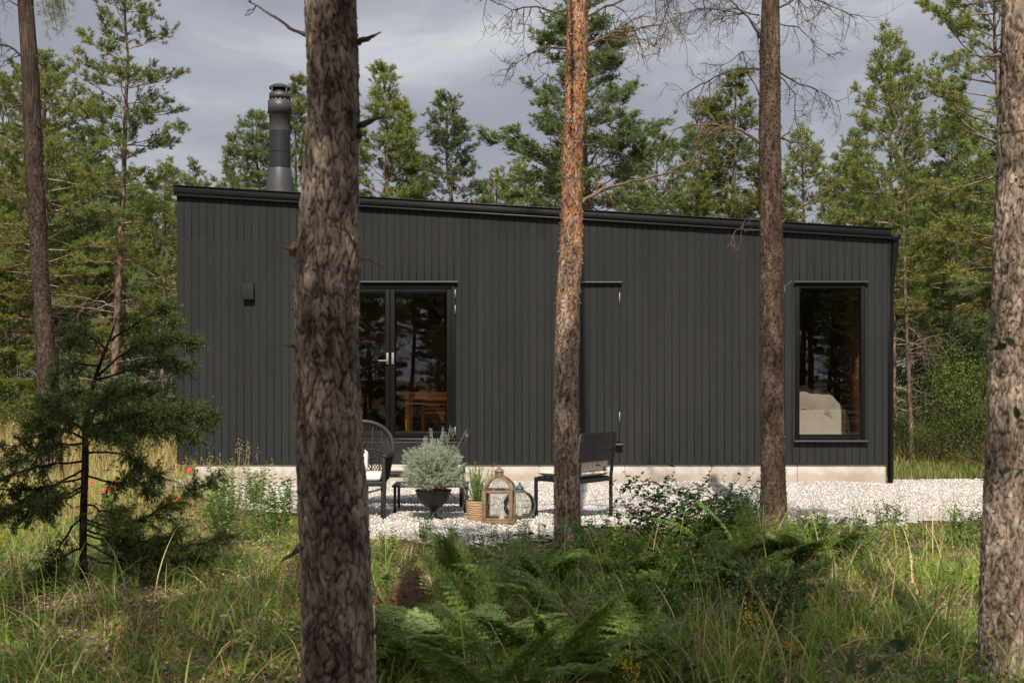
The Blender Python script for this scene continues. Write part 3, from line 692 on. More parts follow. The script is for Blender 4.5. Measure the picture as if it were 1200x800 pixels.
# ------------------------------------------------------------------ the five near trunks
def near_pine(label, d, pts, bark, branches, seed, extra, depthv=.012, plate=(26, 11), crown=None, nseg=90, detail=.012, flakes=0, bmat='twig', fsize=.012, scar=None):
    """pts: (px centre, py, width px) from top to bottom, all at depth d; extra: world points above the frame"""
    sc = d / F
    root = empty('pine_tree', (0, 0, 0), label=label, cat='tree', group='nearest pines between viewpoint and cabin')
    base = W(pts[-1][0], pts[-1][1], d)
    gz = float(hgt(base.x, d)) - .06
    ctrl = []
    if base.z > gz + .05:
        pass
    pp = [(W(x, y, d), w * sc / 2) for x, y, w in pts][::-1]
    if pp[0][0].z > gz:
        ctrl.append((Vector((pp[0][0].x, d, gz)), pp[0][1] * 1.7)); 
        if pp[0][0].z > gz + .3: ctrl.append((Vector((pp[0][0].x, d, gz + .16)), pp[0][1] * 1.22))
    ctrl += pp
    ctrl += [(Vector(e[:3]), e[3]) for e in extra]
    root.location = (ctrl[0][0].x, d, gz)
    off = root.location.copy()
    loc = [(c - off, r) for c, r in ctrl]
    tb = trunk_mesh(loc, detail=detail, nseg=nseg, depth=depthv, plate=plate, seed=seed, ztop=4.9 if d > 6 else 3.4, scar=scar)
    if flakes: trunk_flakes(tb, loc, flakes, .1, 5.0, seed + 3, fsize)
    tb.obj('trunk', M[bark], root, False)
    for i, br in enumerate(branches):
        pl, r0, ntw, tl, dd = br[:5]; mm = br[5] if len(br) > 5 else bmat
        k = len(pl); P3 = []
        for j, (x, y) in enumerate(pl):
            P3.append(np.array(W(x, y, d + dd * j / max(1, k - 1)) - off))
        db = MB(); deadbranch(db, P3, r0, ntw, seed * 97 + i, tl=tl)
        db.obj('dead_branch' if ntw > 0 or len(pl) > 2 else 'branch_stub', M[mm], root, True)
    if crown:
        rng = np.random.default_rng(seed); cr = MB(); P = []; A = []
        z0, z1, R, nb, top = crown
        cz = np.array([c[0].z for c in loc]); cxx = np.array([c[0].x for c in loc]); cyy = np.array([c[0].y for c in loc])
        for i in range(nb):
            z = rng.uniform(z0, z1) - off.z; t = (z - z0) / (z1 - z0); a = rng.uniform(0, 6.28); L = R * (1 - .75 * t) * rng.uniform(.6, 1.1)
            c = np.array([np.interp(z, cz, cxx), np.interp(z, cz, cyy), z]); dv = np.array([math.cos(a), math.sin(a), rng.uniform(.1, .6)])
            p = [c + dv * L * s + np.array([0, 0, .12 * L * s * s]) for s in (0, .35, .7, 1)]
            cr.tube(p, [.022, .015, .009, .004], 5, m=1, cap=False)
            for q in range(int(26 * L)):
                s = rng.uniform(.35, 1); bp = c + dv * L * s + np.array([0, 0, .12 * L * s * s]); td = unit(dv * .6 + rng.normal(size=3) * .7); tl = rng.uniform(.1, .4)
                cr.tube([bp, bp + td * tl], [.004, .003], 3, m=1, cap=False)
                for w in range(4): P.append(bp + td * tl * (w + 1) / 4); A.append(unit(td + rng.normal(size=3) * .5 + np.array([0, 0, .4])))
        needles(cr, np.array(P), np.array(A), .11, 16, .065, .005, rng=rng)
        cr.obj('crown', [M['needle'], M['twig']], root)
    return root

near_pine('thickest and nearest pine trunk, grey-brown with broken stubs, before the glazed door', 4.4,
          [(387, 0, 60), (389, 60, 61), (391, 130, 62), (388, 200, 66), (386, 260, 70), (385, 300, 76), (383, 345, 76), (383, 400, 74), (385, 470, 76), (388, 540, 79), (391, 600, 82), (394, 660, 83), (396, 720, 84), (396, 800, 88), (396, 860, 92)],
          'bark_front',
          [([(420, 50), (434, 44), (446, 38)], .011, 0, .1, -.1), ([(420, 148), (438, 140), (451, 136)], .012, 0, .1, -.12), ([(362, 42), (345, 36), (322, 20), (305, 9), (291, 2)], .0085, 2, .08, .15),
           ([(345, 292), (356, 296)], .03, 0, .1, -.02, 'twig_tan'), ([(362, 306), (350, 294), (344, 290)], .022, 0, .1, -.06, 'twig_tan'), ([(352, 292), (336, 291), (327, 289)], .006, 0, .1, -.05, 'twig_tan'),
           ([(412, 303), (432, 303), (451, 314)], .006, 0, .1, .1), ([(410, 402), (428, 400), (440, 401)], .009, 0, .1, -.08, 'twig_tan'), ([(352, 408), (343, 405), (331, 404)], .010, 0, .1, -.05),
           ([(352, 640), (344, 648), (330, 657)], .014, 0, .1, .1), ([(420, 158), (424, 158)], .02, 0, .1, -.05), ([(430, 745), (440, 740), (444, 725)], .012, 0, .1, -.02)],
          3, [(-.70, 4.4, 4.0, .093), (-.68, 4.4, 6.0, .07), (-.75, 4.42, 7.4, .04), (-.8, 4.4, 8.2, .01)], .018, (30, 9.5), crown=(5.0, 8.1, 1.1, 22, 0), nseg=160, detail=.008, flakes=900, fsize=.012)
near_pine('orange flaky-barked pine trunk with a long scar, between the patio chair and the lanterns', 9.7,
          [(677, 0, 25), (676, 60, 26), (674, 120, 25), (672, 160, 25), (670, 200, 24), (670, 250, 25), (669, 300, 27), (666, 350, 28), (665, 400, 28), (664, 450, 28), (664, 500, 28), (664, 560, 30), (665, 610, 32), (666, 650, 36)],
          'bark_orange',
          [([(686, 55), (720, 37), (765, 30), (800, 22)], .013, 26, .34, -.3, 'twig_tan'), ([(684, 65), (706, 80), (718, 105)], .006, 5, .2, .3), ([(682, 238), (705, 222), (740, 212), (775, 205), (800, 193), (820, 180)], .017, 10, .22, .5, 'twig_tan'),
           ([(665, 58), (640, 55), (615, 68), (597, 78)], .009, 12, .22, -.2), ([(668, 20), (630, 8), (600, 12), (560, -6)], .009, 16, .28, .2), ([(668, 100), (645, 90), (632, 82)], .006, 7, .18, .3),
           ([(684, 170), (702, 168), (722, 180)], .009, 5, .2, .3), ([(662, 170), (653, 164), (648, 160)], .012, 0, .1, -.1, 'twig_tan'), ([(660, 247), (650, 238), (643, 233)], .009, 0, .1, -.1),
           ([(688, 20), (730, 0), (780, -12), (830, -5)], .011, 22, .36, .4), ([(683, 120), (706, 112), (730, 122)], .005, 6, .2, -.3), ([(654, 368), (650, 366)], .012, 0, .1, -.04)],
          9, [(.60, 9.7, 5.6, .085), (.66, 9.72, 8, .07), (.6, 9.8, 11, .06), (.55, 9.8, 14.2, .02)], .009, (34, 15), crown=(11.2, 14.2, 1.4, 20, 0), nseg=84, detail=.012, flakes=3400, fsize=.014, scar=(-math.pi / 2 - .55, CAMZ + (440 - 170) * 9.7 / F, 5.2, .16))
near_pine('dark pine trunk with curving dead limbs, left of the bedroom window', 11.4,
          [(902, 0, 24), (902, 80, 24), (902, 160, 25), (903, 240, 26), (904, 300, 27), (904, 360, 27), (904, 430, 27), (905, 500, 28), (906, 560, 29), (906, 600, 32), (906, 625, 38)],
          'bark_dark',
          [([(889, 166), (868, 152), (840, 146), (812, 146), (785, 154)], .017, 14, .28, -.3, 'twig_tan'), ([(890, 82), (865, 80), (838, 90), (815, 103), (798, 112)], .012, 14, .26, .3), ([(891, 45), (880, 25), (862, 6), (845, -10)], .014, 16, .3, -.2),
           ([(890, 18), (860, 14), (825, 10), (790, 16)], .010, 26, .36, .4), ([(914, 28), (936, 32), (958, 56), (980, 71)], .007, 8, .2, -.2), ([(914, 85), (935, 98), (962, 108), (985, 120)], .008, 14, .3, .3),
           ([(914, 162), (940, 168), (960, 182), (966, 205)], .010, 7, .24, -.3), ([(912, 165), (926, 153)], .014, 0, .1, -.1, 'twig_tan'), ([(914, 262), (935, 245), (958, 230), (980, 217)], .012, 5, .18, -.2, 'twig_tan'),
           ([(912, 10), (935, -2), (965, 2), (1005, 22)], .010, 26, .36, .2), ([(914, 90), (932, 110), (934, 150), (936, 190)], .006, 8, .2, .3), ([(890, 112), (870, 60), (850, 75), (830, 80)], .007, 9, .22, -.4),
           ([(889, 270), (862, 270), (852, 290)], .005, 6, .22, -.5), ([(915, 345), (925, 332), (932, 329)], .009, 0, .1, 3.9)],
          21, [(2.57, 11.4, 5.45, .098), (2.58, 11.4, 5.6, .05)], .009, (30, 12), crown=None, nseg=84, detail=.012, flakes=2600, fsize=.014)
near_pine('patchy orange and grey pine trunk at the right edge, nearest on that side', 5.6,
          [(1197, 0, 43), (1194, 100, 43), (1192, 200, 44), (1188, 300, 45), (1184, 400, 45), (1180, 500, 46), (1176, 600, 47), (1173, 700, 49), (1172, 800, 51)],
          'bark_right',
          [([(1172, 65), (1160, 66), (1148, 66)], .010, 0, .1, -.05, 'twig_tan'), ([(1174, 0), (1150, 4), (1120, 8), (1108, 18)], .004, 3, .1, .2), ([(1166, 82), (1163, 84)], .012, 0, .1, 0)],
          33, [(2.55, 5.6, 5, .085), (2.65, 5.6, 7.5, .05), (2.65, 5.6, 10, .01)], .016, (34, 11), crown=(6.6, 9.9, .8, 16, 0), nseg=120, detail=.009, flakes=1000, fsize=.012)
near_pine('leaning brown pine trunk at the far left, rising behind the juniper', 15.0,
          [(30, 0, 18), (34, 60, 19), (38, 120, 20), (40, 200, 20), (44, 260, 20), (46, 310, 19), (50, 360, 20), (54, 420, 22), (57, 470, 24), (60, 540, 26), (61, 574, 30)],
          'bark_left',
          [([(40, 70), (46, 64), (50, 60)], .014, 0, .1, -.1), ([(28, 68), (12, 55), (-10, 52)], .016, 8, .3, -.2), ([(33, 128), (18, 112), (0, 106)], .016, 6, .3, .2), ([(44, 125), (58, 117), (71, 113)], .010, 2, .1, .1),
           ([(46, 228), (52, 218), (57, 208)], .018, 0, .1, -.1), ([(38, 235), (25, 226), (5, 222)], .013, 7, .3, .2, 'twig_tan'), ([(30, 10), (15, 4), (-5, -8)], .012, 6, .3, .2), ([(33, 165), (22, 168), (14, 172)], .014, 5, .25, .1),
           ([(60, 480), (64, 440), (63, 385)], .02, 0, .1, .1, 'twig')],
          41, [(-6.5, 15, 8, .085), (-6.6, 15, 11, .07), (-6.6, 15, 14, .02)], .009, (26, 12), crown=(8.5, 14, 1.7, 30, 0), nseg=64, detail=.02, flakes=1500, fsize=.018)
# green needle spray that hangs into the frame at top left
def hanging_spray():
    o = empty('pine_branch', tuple(W(52, -30, 14.6)), label='drooping green pine bough beside the leaning trunk at the top left', cat='branch')
    rng = np.random.default_rng(77); b = MB(); P = []; A = []
    off = W(52, -30, 14.6)
    for (x0, y0, x1, y1) in ((50, -30, 72, 12), (52, -30, 84, 6), (48, -30, 62, 30), (60, -25, 68, 40), (46, -20, 54, 18), (60, -30, 78, 26), (50, -30, 66, 0)):
        a = np.array(W(x0, y0, 14.6) - off); c = np.array(W(x1, y1, 14.3 + rng.uniform(0, .6)) - off)
        mid = (a + c) / 2 + rng.normal(size=3) * .04
        b.tube([a, mid, c], [.008, .005, .003], 4, m=1, cap=False)
        for i in range(22):
            t = rng.uniform(.3, 1); p = a + (c - a) * t + rng.normal(size=3) * .06; P.append(p); A.append(unit((c - a) + rng.normal(size=3) * .5))
    needles(b, np.array(P), np.array(A), .1, 22, .06, .0035, rng=rng)
    b.obj('foliage', [M['needle'], M['twig']], o)
hanging_spray()

# ------------------------------------------------------------------ juniper
def juniper():
    rng = np.random.default_rng(5); d = 8.2; off = Vector((W(97, 690, d).x, d, 0)); off.z = float(hgt(off.x, d)) - .03
    root = empty('juniper_tree', tuple(off), label='dark juniper with layered drooping boughs in the left foreground', cat='tree')
    L = lambda x, y, dd=0: np.array(W(x, y, d + dd) - off)
    ctrl = [(Vector(L(x, y)), r) for x, y, r in [(a_, b_, c_ * .68) for a_, b_, c_ in ((99, 700, .055), (99, 680, .042), (97, 640, .04), (98, 590, .04), (100, 540, .038), (100, 490, .032), (112, 440, .022), (128, 398, .012), (138, 372, .004))]]
    trunk_mesh(ctrl, detail=.02, nseg=24, depth=.006, plate=(60, 12), seed=8).obj('trunk', M['bark_jun'], root)
    specs = [  # polyline px, depth offset at the tip
        ([(100, 500), (140, 490), (190, 480), (240, 482)], -.2), ([(100, 510), (150, 505), (200, 500), (232, 515)], .3), ([(100, 490), (130, 470), (165, 455), (200, 470)], .5), ([(100, 500), (60, 490), (30, 500)], .2),
        ([(100, 515), (70, 500), (40, 512), (0, 530)], -.3), ([(100, 520), (60, 520), (20, 540), (-30, 545)], .3), ([(98, 560), (60, 568), (25, 575), (-30, 570)], -.2), ([(98, 575), (60, 590), (30, 598), (-20, 600)], .2), ([(98, 570), (70, 580), (45, 596)], -.5),
        ([(115, 440), (150, 410), (190, 398), (228, 398)], -.1), ([(112, 445), (160, 430), (195, 420), (222, 432)], .25), ([(130, 400), (160, 378), (190, 362), (205, 372)], .2), ([(125, 410), (100, 390), (80, 400)], .3), 
        ([(118, 430), (85, 425), (60, 445)], -.2), ([(110, 455), (80, 462), (50, 478)], .3),
        ([(98, 555), (130, 565), (158, 560), (180, 580)], .5), ([(100, 530), (140, 530), (165, 545), (185, 560)], -.35),
        ([(98, 625), (150, 640), (200, 645), (270, 628)], -.3), ([(100, 500), (150, 488), (200, 478), (252, 492)], -.45), ([(98, 540), (50, 545), (0, 560), (-50, 560)], -.3), ([(98, 548), (50, 580), (0, 610), (-40, 612)], -.1), ([(98, 610), (140, 628), (180, 640), (215, 620)], -.15), ([(98, 620), (135, 632), (165, 650)], .25), ([(98, 635), (150, 660), (210, 655), (250, 650)], .1), ([(98, 610), (140, 620), (180, 600), (215, 580), (258, 560)], .2), ([(98, 650), (140, 665), (180, 680), (215, 665)], -.5),
        ([(98, 640), (60, 660), (40, 690)], -.2), ([(98, 590), (130, 600), (155, 620)], -.5), ([(98, 600), (70, 640), (45, 700), (20, 720)], -.4), ([(100, 495), (120, 470), (135, 455)], -.6), ([(100, 505), (120, 500), (150, 520)], -.7), ([(100, 505), (80, 490), (60, 470)], -.6)]
    bare = {25}
    for bi, (pl, dd) in enumerate(specs):
        b = MB(); k = len(pl); p = np.array([L(x, y, dd * j / (k - 1)) for j, (x, y) in enumerate(pl)])
        t = np.linspace(0, 1, 14); s = np.linspace(0, 1, k); p = np.stack([np.interp(t, s, p[:, i]) for i in range(3)], -1) + rng.normal(size=(14, 3)) * .006
        b.tube(p, np.linspace(.009, .002, 14), 5, m=1, cap=False)
        P = []; A = []; Ln = np.linalg.norm(np.diff(p, axis=0), axis=1).sum()
        if bi not in bare:
            for i in range(int(Ln * 68) + 8):
                tt = rng.uniform(.22, 1.0); j = min(12, int(tt * 13)); bp = p[j] + (p[j + 1] - p[j]) * (tt * 13 - j); bd = unit(p[j + 1] - p[j])
                td = unit(bd * .8 + rng.normal(size=3) * .75 + np.array([0, 0, -.12])); tl = rng.uniform(.06, .22) * (1.2 - .7 * tt)
                b.tube([bp, bp + td * tl * .6, bp + td * tl + np.array([0, 0, -.02])], [.0022, .0018, .001], 3, m=1, cap=False)
                for q in range(9):
                    f = (q + 1) / 9; sd = unit(td + rng.normal(size=3) * .6 + np.array([0, 0, -.2])); P.append(bp + td * tl * f); A.append(sd)
            needles(b, np.array(P), np.array(A), .045, 13, .019, .0052, rng=rng, spread=.7)
        b.obj('bough', [M['juniper'], M['bark_jun']], root)
juniper()

# ------------------------------------------------------------------ the cabin
XL, XR, ZB = -4.68, 5.27, .29
def zroof(x): return 4.10 + (3.50 - 4.10) * (x - XL) / (XR - XL)
cabin = empty('cabin', (0, WALL_Y, 0), label='long single-storey cabin clad in dark vertical boards with a sloping flat roof', cat='cabin')
OFF = Vector((0, WALL_Y, 0))
def part(b, name, mat, parent=None, bev=0, smooth=False):
    for v in b.v: v[:, 1] -= WALL_Y
    o = b.obj(name, mat, parent or cabin, smooth)
    if bev: bevel(o, bev)
    return o
DEP = 7.0
# openings: x0,x1,z0,z1
GD = (-1.66, -.795, .60, 2.80)      # right leaf etc. computed below
DO = (-2.62, -.79, .60, 2.79); WO = (3.955, 4.925, .615, 2.79); SD = (.655, 1.50, .60, 2.79)
def facade():
    b = MB(); pitch = .1045; x = XL; rng = np.random.default_rng(3); g = .0036
    nb = int(round((XR - XL) / pitch)); pitch = (XR - XL) / nb
    for i in range(nb):
        x0 = XL + i * pitch; x1 = x0 + pitch; xc = (x0 + x1) / 2; yj = rng.normal() * .0008
        spans = [(ZB - .0, None)]
        segs = [[ZB + .0, zroof(xc) - .02]]
        for (ox0, ox1, oz0, oz1) in (DO, WO):
            # clip this board (in x) around the opening
            if x1 > ox0 and x0 < ox1:
                segs = [[ZB, oz0], [oz1, zroof(xc) - .02]]
                if x0 < ox0 or x1 > ox1:   # board cut lengthwise: a strip runs past the opening
                    xa, xb = (x0, ox0) if x0 < ox0 else (ox1, x1)
                    if xb - xa > .012: bd(b, xa + g, xb - g, oz0, oz1, yj)
        for z0, z1 in segs: bd(b, x0 + g, x1 - g, z0, z1, yj, top=(zroof(x0) - .02, zroof(x1) - .02) if z1 > 3 else None)
    part(b, 'wall_cladding', M['clad'])
    # backing behind the board gaps with holes for the openings
    b = MB(); y0, y1 = WALL_Y + .004, WALL_Y + .16
    xs = sorted([XL + .01, DO[0], DO[1], WO[0], WO[1], XR - .01])
    for xa, xb in zip(xs[:-1], xs[1:]):
        xm = (xa + xb) / 2; op = next((o for o in (DO, WO) if o[0] < xm < o[1]), None)
        for z0, z1 in ([(ZB + .01, op[2]), (op[3], 3.45)] if op else [(ZB + .01, 3.45)]): b.b2(xa, xb, y0, y1, z0, z1)
    # sloping gable infill
    v = [[XL + .01, y0, 3.45], [XR - .01, y0, 3.45], [XR - .01, y0, 3.46], [XL + .01, y0, zroof(XL) - .04], [XL + .01, y1, 3.45], [XR - .01, y1, 3.45], [XR - .01, y1, 3.46], [XL + .01, y1, zroof(XL) - .04]]
    b.add(v, [[0, 1, 2, 3], [4, 7, 6, 5], [3, 2, 6, 7], [0, 4, 5, 1]])
    part(b, 'wall_backing', M['backing'])
    # side and rear walls
    for xx, nm in ((XL, 'l'), (XR, 'r')):
        b = MB(); n = 66; pw = DEP / n
        for i in range(n):
            ya = WALL_Y + .022 + i * pw; zt = zroof(xx) - .02
            xa, xb = (xx, xx + .12) if nm == 'l' else (xx - .12, xx)
            b.b2(xa, xb, ya + g, ya + pw - g, ZB, zt)
            b.b2(xa + .02, xb - .02, ya - g, ya + g, ZB, zt)
        part(b, 'side_wall', M['clad'])
    b = MB(); b.b2(XL + .13, XR - .13, WALL_Y + DEP - .12, WALL_Y + DEP, ZB, 3.44); part(b, 'rear_wall', M['clad'])
def bd(b, x0, x1, z0, z1, yj, top=None):
    y = WALL_Y + yj; c = .002
    za, zb = top if top else (z1, z1)
    # board front with chamfered edges
    xs_ = [x0, x0 + c, x1 - c, x1]; ys_ = [y + c, y, y, y + c]
    def zt(x): return za + (zb - za) * (x - x0) / (x1 - x0)
    v = [[a, q, z0] for a, q in zip(xs_, ys_)] + [[a, q, zt(a)] for a, q in zip(xs_, ys_)] + [[x0, y + .02, z0], [x1, y + .02, z0], [x0, y + .02, zt(x0)], [x1, y + .02, zt(x1)]]
    b.add(v, [[0, 1, 5, 4], [1, 2, 6, 5], [2, 3, 7, 6], [8, 0, 4, 10], [3, 9, 11, 7]], [])
    b.add([[x0, y + .006, z0], [x1, y + .006, z0], [x1, y + .02, z0], [x0, y + .02, z0]], [[0, 3, 2, 1]])
facade()
# plinth in cast sections
b = MB(); xs = [XL + .25, -3.9, -2.7, -1.5, -.28, .38, 1.58, 2.79, 3.99, XR - .04]
for xa, xb in zip(xs[:-1], xs[1:]): b.b2(xa + .004, xb - .004, WALL_Y + .035, WALL_Y + .14, -.2, ZB - .012)
b.b2(XL + .25, XR - .05, WALL_Y + .05, WALL_Y + .13, -.2, ZB - .014)
b.b2(XL + .1, XL + .25, WALL_Y + .145, WALL_Y + DEP - .1, -.2, ZB - .012); b.b2(XR - .2, XR - .05, WALL_Y + .145, WALL_Y + DEP - .1, -.2, ZB - .012)
part(b, 'plinth', M['plinth'], bev=.004)
b = MB(); b.b2(XL + .02, XR - .02, WALL_Y + .012, WALL_Y + .05, ZB - .010, ZB + .002); part(b, 'drip_board', simple('weathered_batten', (.10, .085, .05), .9, var=.3))
# roof slab and fascia
def slab(x0, x1, y0, y1, dz0, dz1, name, mat, parent=None):
    b = MB(); v = []
    for y in (y0, y1):
        for x in (x0, x1):
            for dz in (dz0, dz1): v.append([x, y, zroof(x) + dz])
    b.add(v, [[0, 2, 3, 1], [4, 5, 7, 6], [0, 4, 6, 2], [1, 3, 7, 5], [0, 1, 5, 4], [2, 6, 7, 3]])
    return part(b, name, mat, parent)
roof = slab(XL + .01, XR - .01, WALL_Y + .06, WALL_Y + DEP + .05, -.10, -.012, 'roof', M['trim'])
slab(XL - .03, XR + .005, WALL_Y - .045, WALL_Y + .075, -.055, .060, 'fascia', M['trim'])
slab(XL - .032, XR + .007, WALL_Y - .062, WALL_Y + .08, .060, .070, 'roof_edge_cap', M['flash'])
slab(XL - .03, XR + .005, WALL_Y - .062, WALL_Y - .003, -.078, -.058, 'fascia_lip', M['flash'])
for xx in (-2.7, -.7, 1.3, 3.3):
    slab(xx, xx + .008, WALL_Y - .0475, WALL_Y - .045, -.055, .058, 'fascia_joint', M['flash'])
# gutter along the low eave with brackets, and the downpipe on the corner
b = MB(); zt = zroof(XR) - .01; a = np.linspace(math.pi, 2 * math.pi, 9)
pr = [(XR + .08 + .07 * math.cos(t), zt - .005 + .075 * math.sin(t)) for t in a]
for (xa, za), (xb, zb) in zip(pr[:-1], pr[1:]):
    b.add([[xa, WALL_Y - .03, za], [xb, WALL_Y - .03, zb], [xb, WALL_Y + DEP, zb], [xa, WALL_Y + DEP, za]], [[0, 1, 2, 3]])
cap = [[p[0], WALL_Y - .03, p[1]] for p in pr]; b.add(cap + [[XR + .08, WALL_Y - .03, zt - .005]], tris=[[i, i + 1, 9] for i in range(8)])
o = part(b, 'gutter', M['trim']); md = o.modifiers.new('thick', 'SOLIDIFY'); md.thickness = .004
b = MB()
for k in range(9): b.bar((XR + .0, WALL_Y + .1 + k * .8, zt - .10), (XR + .155, WALL_Y + .1 + k * .8, zt - .005), .02, .006)
part(b, 'gutter_bracket', M['trim'])
b = MB(); b.tube([(XR + .09, WALL_Y + .05, zt - .07), (XR + .085, WALL_Y + .05, zt - .3), (XR + .045, WALL_Y + .05, zt - .62), (XR + .035, WALL_Y + .05, zt - .8), (XR + .03, WALL_Y + .05, .03)], [.055, .05, .04, .036, .036], 12)
part(b, 'downpipe', M['frame'], smooth=True)
b = MB(); b.b2(XR - .028, XR + .012, WALL_Y - .006, WALL_Y + .02, .05, zroof(XR) - .08); part(b, 'corner_trim', M['frame'])

def winframe(op, name, mull=None):
    x0, x1, z0, z1 = op
    root = MB(); y0 = WALL_Y - .012; y1 = WALL_Y + .09; w = .055
    root.b2(x0, x0 + w, y0, y1, z0, z1); root.b2(x1 - w, x1, y0, y1, z0, z1); root.b2(x0 + w, x1 - w, y0, y1, z1 - w, z1); root.b2(x0 + w, x1 - w, y0, y1, z0, z0 + w)
    return part(root, name, M['frame'], bev=.003)
def pane(x0, x1, z0, z1, parent, y=WALL_Y + .035):
    b = MB(); b.add([[x0, y, z0], [x1, y, z0], [x1, y, z1], [x0, y, z1]], [[0, 1, 2, 3]]); 
    for v in b.v: v[:, 1] -= WALL_Y
    return b.obj('pane', M['glass'], parent)
def sub(b, name, mat, parent, bev=0, smooth=False):
    return part(b, name, mat, parent, bev, smooth)
def flashing(x0, x1, z, parent, name='flashing', dep=.055, h=.03):
    b = MB(); y = WALL_Y
    v = [[x0, y + .03, z + .016], [x1, y + .03, z + .016], [x0, y - dep, z + .004], [x1, y - dep, z + .004], [x0, y - dep, z - h], [x1, y - dep, z - h], [x0, y - dep + .006, z - h], [x1, y - dep + .006, z - h], [x0, y - dep + .006, z - .008], [x1, y - dep + .006, z - .008], [x0, y + .03, z - .002], [x1, y + .03, z - .002]]
    b.add(v, [[0, 2, 3, 1], [2, 4, 5, 3], [4, 6, 7, 5], [6, 8, 9, 7], [8, 10, 11, 9], [10, 0, 1, 11]], [])
    b.add([v[i] for i in (0, 2, 4, 6, 8, 10)], [[0, 1, 4, 5], [1, 2, 3, 4]]); b.add([v[i] for i in (1, 3, 5, 7, 9, 11)], [[0, 5, 4, 1], [1, 4, 3, 2]])
    return part(b, name, M['flash'], parent)
# bedroom window
win = winframe(WO, 'window'); pane(WO[0] + .05, WO[1] - .05, WO[2] + .05, WO[3] - .05, win)
flashing(WO[0] - .03, WO[1] + .04, WO[3] + .04, win, 'top_flashing', dep=.05, h=.022)
flashing(WO[0] - .03, WO[1] + .03, WO[2] + .0, win, 'sill', dep=.06, h=.025)
b = MB(); b.b2(WO[0] + .056, WO[1] - .056, WALL_Y + .0, WALL_Y + .075, WO[2] + .056, WO[2] + .085); sub(b, 'lower_sash', M['frame'], win, .002)
# glazed double door
dr = winframe(DO, 'double_door')
mid = (457 - 600) / 84.0; 
for xa, xb in ((DO[0] + .057, mid - .004), (mid + .004, DO[1] - .057)):
    b = MB(); w = .062; y0, y1 = WALL_Y - .002, WALL_Y + .065; z0, z1 = DO[2] + .058, DO[3] - .058
    b.b2(xa, xa + w, y0, y1, z0, z1); b.b2(xb - w, xb, y0, y1, z0, z1); b.b2(xa + w, xb - w, y0, y1, z0, z0 + .085); b.b2(xa + w, xb - w, y0, y1, z1 - w, z1)
    sub(b, 'door_leaf', M['frame'], dr, .004)
    pane(xa + w - .005, xb - w + .005, z0 + .08, z1 - w + .005, dr)
flashing(DO[0] - .03, DO[1] + .035, DO[3] + .04, dr, 'top_flashing', dep=.05, h=.022)
flashing(DO[0] - .03, DO[1] + .03, DO[2] - .0, dr, 'threshold', dep=.07, h=.025)
for i, xx in enumerate((mid - .035, mid + .04)):
    b = MB(); zc = CAMZ - (420 - 440) / 84.0; b.b2(xx - .017, xx + .017, WALL_Y - .014, WALL_Y - .003, zc - .08, zc + .08)
    if i == 0:
        b.tube([(xx, WALL_Y - .012, zc - .03), (xx, WALL_Y - .055, zc - .03)], .009, 8); b.tube([(xx + .006, WALL_Y - .055, zc - .03), (xx - .12, WALL_Y - .055, zc - .03)], .009, 8)
    sub(b, 'handle', M['steel'], dr, .003)
for z in (2.66, 2.44, .75):
    b = MB(); b.tube([(DO[1] - .001, WALL_Y - .018, z - .06), (DO[1] - .001, WALL_Y - .018, z + .06)], .0085, 8); sub(b, 'hinge', M['steel'], dr)
# flush side door in the cladding
b = MB(); y0, y1 = WALL_Y - .0018, WALL_Y + .004
b.b2(SD[1] - .002, SD[1] + .002, y0, y1, SD[2], SD[3]); b.b2(SD[0] - .003, SD[0] + .003, y0, y1, SD[2], SD[3]); b.b2(SD[0], SD[1], y0, y1, SD[2] - .006, SD[2] + .006)
sd = part(b, 'flush_door', M['backing'])
flashing(SD[0] - .03, SD[1] + .03, SD[3] + .035, sd, 'top_flashing', dep=.05, h=.022)
flashing(SD[0] - .03, SD[1] + .04, SD[2] - .03, sd, 'threshold', dep=.08, h=.025)
for z in (2.60, .94):
    b = MB(); b.tube([(SD[1], WALL_Y - .014, z - .075), (SD[1], WALL_Y - .014, z + .075)], .009, 8); sub(b, 'hinge', M['steel'], sd)
# wall lamp box
lx = (293.5 - 600) / 83.6; lz = CAMZ - (341.7 - 440) / 84.0
b = MB(); b.b2(lx - .077, lx + .077, WALL_Y - .075, WALL_Y - .002, lz - .113, lz + .113); part(b, 'wall_lamp', M['clad'], bev=.002)
# chimney
cx, cy = (328 - 600) * 17.0 / F, 17.0
zc = lambda py: CAMZ - (py - 440) * 17.0 / F
k = 17.0 / F
ch = MB(); ch.lathe([(.0, zc(240)), (17.5 * k, zc(240)), (15.8 * k, zc(220)), (14.6 * k, zc(211)), (13.0 * k, zc(199)), (12.6 * k, zc(198))], (cx, cy, 0), 40)
chm = part(ch, 'chimney', M['chim'], smooth=True)
b = MB(); b.lathe([(12.2 * k, zc(199)), (12.2 * k, zc(179)), (12.6 * k, zc(178.6)), (12.6 * k, zc(177.4)), (12.2 * k, zc(177)), (12.2 * k, zc(154))], (cx, cy, 0), 40); sub(b, 'lower_pipe', M['chim_shaded'], chm, smooth=True)
b = MB(); b.lathe([(12.25 * k, zc(154.2)), (12.25 * k, zc(134)), (13.9 * k, zc(133.5)), (13.9 * k, zc(119)), (12.5 * k, zc(118.5)), (9 * k, zc(118)), (9 * k, zc(109))], (cx, cy, 0), 40); sub(b, 'collar', M['chim'], chm, smooth=False)
b = MB(); b.lathe([(12.1 * k, zc(117)), (12.4 * k, zc(117)), (12.4 * k, zc(110)), (12.1 * k, zc(110)), (12.1 * k, zc(117))], (cx, cy, 0), 40)
b.lathe([(10 * k, zc(112)), (8 * k, zc(101)), (0, zc(101))], (cx, cy, 0), 24, m=1)
